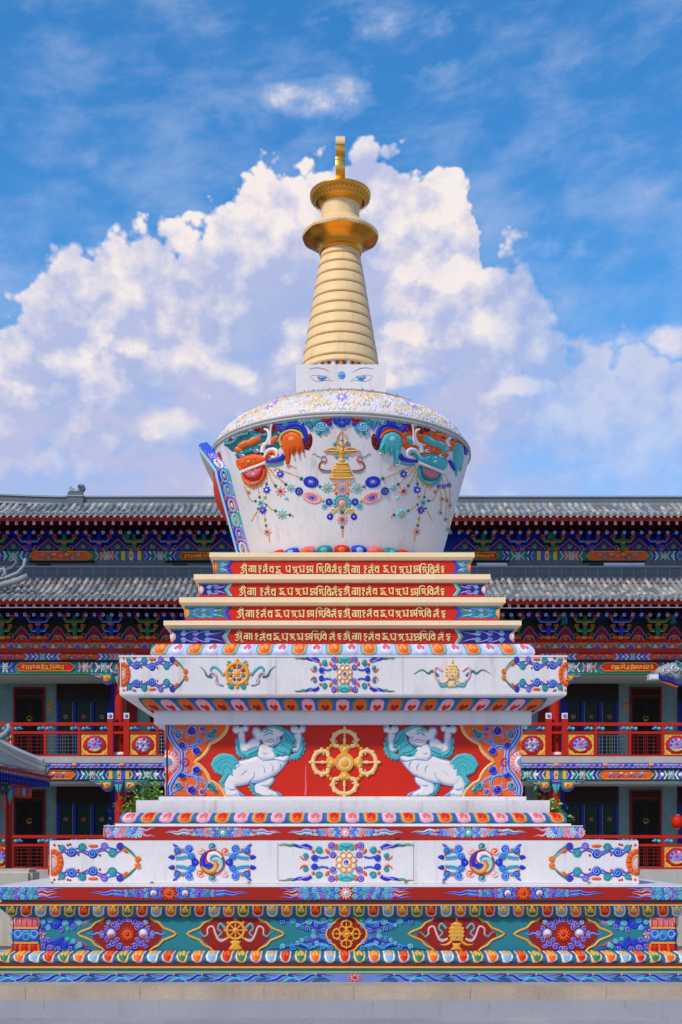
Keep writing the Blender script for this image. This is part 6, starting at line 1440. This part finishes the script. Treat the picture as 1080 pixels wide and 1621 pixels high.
# railings
def cloudlet(mb, m, x, y, s=1.):
    mb.disc(m, x-3.4*s, y, 3.6*s, 'aqua', 4.6, ry=3.4*s, n=10); mb.disc(m, x+2.6*s, y-1, 3.2*s, 'sky', 5, n=10); mb.disc(m, x-3.4*s, y, 1.4, 'ltaqua', 6, n=6); mb.disc(m, x+6*s, y, 1.6, 'lilac', 4, n=6)
def sq_panel(mm, par, x0, y0, w, h, c):
    mb = MB(); mb.pbox(mm, x0, y0+h, x0+w, y0, -1, 1, 'yellow'); xm, ym = x0+w/2, y0+h/2; R = min(w, h)*.46
    for (a, b, s1, s2) in ((x0, y0, 1, 1), (x0+w, y0, -1, 1), (x0, y0+h, 1, -1), (x0+w, y0+h, -1, -1)): mb.stroke(mm, [(a+s1*1, b+s2*8), (a+s1*4, b+s2*4), (a+s1*8, b+s2*1)], 2, 'ochre', 1.8)
    oc = [(xm+R*1.12*cos(pi/8+i*pi/4)*(w/h if w > h else 1), ym+R*1.12*sin(pi/8+i*pi/4)) for i in range(8)]
    mb.fill(mm, oc, 'lacquer', 1.8, 2, sm=0); mb.disc(mm, xm, ym, R*.80, 'lilac', 2.6, flat=.7, n=18)
    for i in range(9): mb.disc(mm, xm+R*.58*cos(i*.7), ym+R*.58*sin(i*.7), R*.2, ['royal', 'aqua', 'pink', 'purple'][i % 4], 4, n=8, rings=2)
    if c: mb.flower(mm, xm, ym-R*.1, R*.4, 'rose', 'red', 'pink', 6, 4.4); mb.stroke(mm, [(xm-R*.5, ym+R*.45), (xm, ym+R*.6), (xm+R*.5, ym+R*.45)], R*.25, 'yellow', 4.6)
    else: mb.petals(mm, xm, ym, R*.55, 4, 'palegold', 4.8, wid=R*.5, a0=.785); mb.disc(mm, xm, ym, R*.16, 'grey', 5.6)
    mb.build('painted_panel', par)
def lattice(mm, par, x0, x1, y0, y1, c='brick', bg=None):
    mb = MB()
    for x in (x0+.8, x1-.8, (x0+x1)/2): mb.stroke(mm, [(x, y0), (x, y1)], 1.1, c, 1, sm=0)
    n = max(2, int((x1-x0)/12))
    for i in range(n):
        a = x0+(x1-x0)*i/n; w = (x1-x0)/n
        mb.stroke(mm, [(a+w*.3, y0+1), (a+w*.3, y1-1)], .9, c, 1, sm=0); mb.stroke(mm, [(a+w*.7, y0+1), (a+w*.7, y1-1)], .9, c, 1, sm=0)
    for i in range(6): y = y0+2+(y1-y0-4)*i/5; mb.stroke(mm, [(x0, y), (x1, y)], .9, c, 1.2, sm=0)
    mb.build('lattice', par)
def railing(mm, par, y, first):
    mb = MB(); xa_, xb_ = -300, 300
    mb.pbox(mm, xa_, y+5, xb_, y, -3, 3, 'lacquer'); mb.pbox(mm, xa_, y+18, xb_, y+14, -2.5, 2.5, 'lacquer'); mb.pbox(mm, xa_, y+54, xb_, y+51, -3, 3, 'lacquer'); mb.build('rail', par)
    for x in (20, 72, 126, 173, 204, 249, -40): mb = MB(); mb.pbox(mm, x-2, y+51, x+2, y+5, -2, 2.6, 'lacquer'); mb.build('rail_post', par)
    for x in (175, 200.5):
        mb = MB(); mb.pbox(mm, x-4.6, y+52, x+4.6, y-6, -3.5, 3.5, 'lacquer'); mb.pbox(mm, x-4.2, y-6.01, x+4.2, y-15, -3, 3, 'offwhite'); mb.disc(mm, x, y-10.5, 3, 'royal', 5, z0=3); mb.disc(mm, x, y-10.5, 1.2, 'crystal', 6, z0=4); mb.build('newel_post', par)
    for x in (10, 29, 66, 79, 118, 136, 165, 212, 240, 258, -30, -50): mb = MB(); cloudlet(mb, mm, x, y+9.6); mb.build('cloud_bracket', par)
    sq_panel(mm, par, 129, y+18.5, 42.5, 34, True); sq_panel(mm, par, 205.5, y+18.5, 42, 34, False); sq_panel(mm, par, -22, y+18.5, 40, 34, True)
    lattice(mm, par, 75, 124, y+19, y+52, 'ridge'); lattice(mm, par, 23, 70, y+19, y+52, 'lacqdk'); lattice(mm, par, 251, 296, y+19, y+52, 'ridgelt')
Pr = Plane(34.45)
for mm in both(Pr, HX):
    for y, nm in ((1144, 'balcony_railing'), (1322, 'ground_railing')):
        mb = MB(); mb.pbox(mm, 260, y+40, 264, y+5, -2, 2, 'lacquer'); par = mb.build('railing', hall)
        railing(mm, par, y, True)

# ---------------------------------------------------------------- covered walk at the left
walk = thing('covered_walk', 'dark tiled covered walk with red post at the left edge', 'covered walk', (-8, 12, 0))
XE, ZE, D0_, D1_ = -7.05, 2.98, 15.0, 30.0
def wr(x_, d, h=0.): # x_ 0 at the eave .. 1 at the ridge
    return (XE-2.3*x_-h*.5, d-DC, ZE+.06+1.55*x_-.22*sin(pi*x_)+h)
mb = MB(); mb.grid([[wr(t/5, D0_), wr(t/5, D1_)] for t in range(6)], 'tile')
mb.grid([[(XE-2.3-2.3*t/5, d-DC, ZE+.06+1.55*(1-t/5)) for d in (D0_, D1_)] for t in range(6)], 'tile')
d = D0_+.1; i = 0
while d < D1_-.3:
    rows = [[wr(t/12, d+.055*cos(a)+0., .06*sin(a)) for a in (0, pi*.25, pi/2, pi*.75, pi)] for t in range(13)]; mb.grid(rows, 'tile' if i % 3 else 'ridge'); c = wr(0, d, .02)
    mb.add([(c[0]+.03, c[1]+.055*cos(a), c[2]+.055*sin(a)) for a in [2*pi*k/8 for k in range(8)]], [list(range(8))], 'tilelt'); d += .19; i += 1
wroof = mb.build('tiled_roof', walk)
mb = MB()
for k, (h, r) in enumerate(((.10, .10), (.24, .075), (.36, .06))): tube(mb, [wr(t/12-.02, D1_-.12-.02*k, h) for t in range(13)], r, ['ridge', 'tile', 'ridgelt'][k], 8)
tube(mb, [wr(t/12-.01, D1_-.42, .10) for t in range(13)], .08, 'tile', 8)
mb.build('verge_ridge', wroof)
mb = MB(); b = wr(.40, D1_-.15, .40); bx, by, bz = b
tube(mb, [(bx-.22, by, bz-.1), (bx-.1, by, bz+.12), (bx+.04, by, bz+.2), (bx+.14, by, bz+.36), (bx+.08, by, bz+.44)], lambda t: .1-.05*t, 'ridgelt', 8)
for (a, c_) in ((-.25, .2), (-.16, .34), (.02, .42), (.16, .26), (.22, .1)): tube(mb, [(bx+a*.5, by, bz+.05), (bx+a, by+.02, bz+c_)], lambda t: .045-.03*t, 'ridge', 6)
mb.build('ridge_beast', walk, 'small grey beast figure on the sloping ridge')
mb = MB(); mb.box((XE-2.2, D0_-DC, ZE-.13), (XE+.02, D1_-DC, ZE-.02), 'deepblue'); mb.box((XE-.1, D0_-DC, ZE-.02), (XE+.05, D1_-DC, ZE+.03), 'lacquer')
d = D0_
while d < D1_: mb.box((XE+.021, d-DC, ZE-.10), (XE+.04, d+.07-DC, ZE-.04), 'ltorange'); mb.box((XE-.5, d+.09-DC, ZE-.24), (XE-.04, d+.16-DC, ZE-.135), 'blue'); d += .22
mb.build('eave_soffit', walk)
mb = MB(); mb.box((XE-.62, D0_-DC, ZE-.52), (XE-.46, D1_-DC, ZE-.25), 'red'); 
for i in range(50): mb.box((XE-.46, D0_+i*.3-DC, ZE-.48), (XE-.452, D0_+i*.3+.2-DC, ZE-.30), ['royal', 'orange', 'teal', 'pink'][i % 4])
mb.build('walk_beam', walk)
for dd in (27.2, 22.2, 17.2):
    mb = MB(); x_ = XE-.30; lathe(mb, [(.085, .1), (.08, ZE-.3)], 'lacquer', 14, cx=x_, cy=dd-DC); o = mb.build('post', walk)
    mb = MB(); q = lambda a, b, h=0., x_=x_, dd=dd: (x_+a*.0145, dd-DC-.09-h*.006, ZE-.3-b*.0145)
    mb.fill(q, [(-12, -2), (7, -2), (6, 6), (0, 10), (-10, 14), (-14, 22), (-18, 14)], 'teal', 3, 2, sm=0); mb.flower(q, -8, 5, 5, 'orange', 'yellow', 'red', 6, 5); mb.disc(q, 2, 3, 3, 'lime', 5)
    mb.fill(q, [(0, 8), (7, 8), (6, 20), (3, 32), (0, 20)], 'aqua', 5, 2, sm=0); mb.fill(q, [(-9, 20), (-2, 22), (-3, 36), (-6, 46), (-8, 34)], 'rose', 4, 2, sm=0); mb.build('post_pendant', o)

# ---------------------------------------------------------------- ground, walls, plants, small things
def ground_mat():
    m = bpy.data.materials.new('paving'); m.use_nodes = True; t = m.node_tree; b = t.nodes['Principled BSDF']; N_, l = t.nodes, t.links
    c = N_.new('ShaderNodeTexCoord'); a = N_.new('ShaderNodeTexNoise'); a.inputs['Scale'].default_value = .7; a.inputs['Detail'].default_value = 8; a.inputs['Roughness'].default_value = .65
    g = N_.new('ShaderNodeTexNoise'); g.inputs['Scale'].default_value = 45; g.inputs['Detail'].default_value = 4
    l.new(c.outputs['Object'], a.inputs['Vector']); l.new(c.outputs['Object'], g.inputs['Vector'])
    r = N_.new('ShaderNodeValToRGB'); r.color_ramp.elements[0].position = .35; r.color_ramp.elements[0].color = lin('#8c8b8c'); r.color_ramp.elements[1].position = .68; r.color_ramp.elements[1].color = lin('#aeaaa6')
    l.new(a.outputs[0], r.inputs[0]); x = N_.new('ShaderNodeMix'); x.data_type = 'RGBA'; x.blend_type = 'OVERLAY'; x.inputs[0].default_value = .6; l.new(r.outputs[0], x.inputs[6]); l.new(g.outputs[0], x.inputs[7])
    l.new(x.outputs[2], b.inputs['Base Color']); b.inputs['Roughness'].default_value = .75
    p = N_.new('ShaderNodeBump'); p.inputs['Strength'].default_value = .4; p.inputs['Distance'].default_value = .01; l.new(g.outputs[0], p.inputs['Height']); l.new(p.outputs[0], b.inputs['Normal'])
    MATS['paving'] = m
ground_mat()
mb = MB(); g_ = 3000
mb.add([(-g_, -g_, 0), (g_, -g_, 0), (g_, g_, 0), (-g_, g_, 0)], [(0, 1, 2, 3)], 'paving', True)
ground = mb.build('ground'); ground['kind'] = 'structure'
paint('stoneblock', '#b9b2a4', .8, .3, .2, .4, '#6f6a5e')
def stone_wall(name, x0, x1, d, top, label):
    bm = bmesh.new(); bmesh.ops.create_cube(bm, size=1)
    for v in bm.verts: v.co = Vector((x0+(v.co.x+.5)*(x1-x0), d-DC+(v.co.y+.5)*.5, (v.co.z+.5)*top))
    bmesh.ops.bevel(bm, geom=bm.edges[:], offset=.05, segments=3, affect='EDGES')
    me = bpy.data.meshes.new(name); bm.to_mesh(me); me.materials.append(MATS['stoneblock']); o = bpy.data.objects.new(name, me); C.objects.link(o)
    tag(o, label, 'wall'); return o
stone_wall('stone_wall', -9, xx_(16.4, 50), 16.4, zz_(16.4, 1376.5), 'rough pale stone wall with rounded end at the left of the stupa')
stone_wall('stone_wall', xx_(16.4, 1066), 9, 16.4, zz_(16.4, 1432), 'low pale stone wall just right of the stupa base')
# rocks by the base, left
paint('leafa', '#6ea23a', .6, .35, .1); paint('leafb', '#a4b84e', .6, .3, .1); paint('leafc', '#3b6a2a', .6, .3, .1); paint('stemc', '#6a6a34', .7)
def shrub(name, label, x, d, ytop, wpx, seed, n=1400, spiky=False, group=None):
    r = random.Random(seed); X = xx_(d, x); H = zz_(d, ytop); Wd = wpx*d/F/2; root = thing(name, label, 'shrub', (X, d-DC, 0), group)
    mb = MB(); tips = []
    for i in range(14):
        a = r.uniform(0, 2*pi); q = r.uniform(.2, 1)*Wd; h = H*r.uniform(.7, 1.)*(1-.25*q/Wd)
        p = [(X+cos(a)*q*t**1.5*1.0, d-DC+sin(a)*q*t**1.5, h*t) for t in (0, .3, .6, .85, 1)]; tube(mb, p, lambda t: .022-.016*t, 'stemc', 5); tips.append(p)
    mb.build('stem', root, loc=(X, d-DC, 0)); mb = MB()
    for i in range(n):
        p = r.choice(tips); t = r.uniform(.35, 1.02); k = min(3, int(t*4)); b = p[k]; c = p[k+1]; u = t*4-k
        s_ = [b[j]+(c[j]-b[j])*min(u, 1) for j in range(3)]; sc = r.uniform(.07, .17)
        s_ = [s_[0]+r.gauss(0, .13), s_[1]+r.gauss(0, .13), s_[2]+r.gauss(0, .12)]
        dr = Vector((r.gauss(0, 1), r.gauss(0, 1), r.uniform(-.6, .7))).normalized(); sd_ = dr.cross(Vector((r.gauss(0, 1), r.gauss(0, 1), 1.))).normalized()*sc*(.16 if spiky else .24)
        a0 = Vector(s_); m1 = a0+dr*sc*.5+Vector((0, 0, .015)); e = a0+dr*sc+Vector((0, 0, -.02))
        mb.add([a0, m1+sd_, e, m1-sd_], [(0, 1, 2, 3)], r.choice(['leafa', 'leafa', 'leafb', 'leafc', 'leafc']), True)
    mb.build('foliage', root, loc=(X, d-DC, 0)); return root
shrub('bamboo_shrub', 'tall feathery green bamboo shrub behind the left side of the stupa', 238, 22, 1220, 76, 3, 4600, True, 'shrubs behind the stupa')
shrub('leafy_shrub', 'dark leafy shrub behind the right side of the stupa', 846, 22, 1234, 72, 5, 4200, False, 'shrubs behind the stupa')
shrub('flowering_shrub', 'thin low shrub with yellowish leaves left of the bamboo', 198, 23, 1262, 26, 6, 420, True, 'shrubs behind the stupa')
# cable along the lower eave
mb = MB(); dd = 32.6
tube(mb, [(xx_(dd, -270+i*100), dd-DC, zz_(dd, 962.2)-.01*sin(i*1.3)) for i in range(17)], .012, 'ridgelt', 5)
tag(mb.build('cable'), 'thin grey cable strung along the lower roof eave', 'cable')
# lantern and floodlight on the right
ln = thing('red_lantern', 'round red paper lantern hanging on the ground floor at right', 'lantern', (xx_(35.4, 1073), 35.4-DC, zz_(35.4, 1310)))
x_, y_, z_ = ln.location; R_ = .19
mb = MB(); lathe(mb, [(R_*.35*1, z_-.02)]+[(R_*(cos(a)**.6 if cos(a) > 0 else 0)*(1.0), z_+.17+.19*sin(a)) for a in [(-1.2+i*.24) for i in range(11)]]+[(R_*.35, z_+.36)], 'red', 18, cx=x_, cy=y_); mb.build('lantern_body', ln, loc=(x_, y_, z_))
mb = MB(); lathe(mb, [(.07, z_-.05), (.07, z_), (0.001, z_)], 'gold', 12, cx=x_, cy=y_); lathe(mb, [(.07, z_+.35), (.07, z_+.39), (.001, z_+.39)], 'gold', 12, cx=x_, cy=y_); mb.build('lantern_rim', ln, loc=(x_, y_, z_))
mb = MB(); tube(mb, [(x_, y_, z_-.04), (x_, y_, z_-.3)], .02, 'orange', 5); mb.build('tassel', ln, loc=(x_, y_, z_)); mb = MB(); tube(mb, [(x_, y_, z_+.38), (x_, y_, zz_(34.5, 1240))], .006, 'black', 4); mb.build('cord', ln, loc=(x_, y_, z_))
fl = thing('floodlight', 'small grey floodlight on a bracket under the upper beam at right', 'floodlight', (xx_(34, 1033), 34-DC, zz_(34, 1072)))
mb = MB(); q = Plane(34.); mb.pbox(q, 1026, 1077, 1041, 1068, -6, 8, 'soffit'); mb.pbox(q, 1027.5, 1075.5, 1039.5, 1069.5, 8, 9, 'crystal'); mb.build('lamp_housing', fl, loc=tuple(fl.location)); mb = MB(); mb.pbox(q, 1031, 1068, 1036, 1063, -3, 3, 'grey'); mb.build('mounting_bracket', fl, loc=tuple(fl.location))
mb = MB(); q = Plane(34.1)
mb.fill(tr(q, 1064, 1066), [(-22, -8), (-6, -16), (16, -18), (26, -6), (26, 12), (14, 10), (4, 14), (-6, 6), (-18, 10), (-26, 2)], 'ridgelt', 6, 4, sm=2, z0=-6)
for (x, y, r, c1, c2) in ((1052, 1062, 6, 'ridgelt', 'offwhite'), (1066, 1058, 7, 'ridgelt', 'offwhite'), (1078, 1066, 7, 'grey', 'ridgelt'), (1060, 1070, 5, 'ridgelt', 'grey'), (1072, 1050, 5, 'tealdk', 'aqua')): mb.curl(q, x, y, r, c1, c2, h=9)
mb.stroke(q, [(1042, 1066), (1050, 1076), (1062, 1078), (1074, 1084), (1090, 1082)], 5, 'blue', 7); mb.stroke(q, [(1048, 1080), (1060, 1084), (1072, 1088)], 3, 'orange', 6)
mb.build('dragon_head_carving', hall)
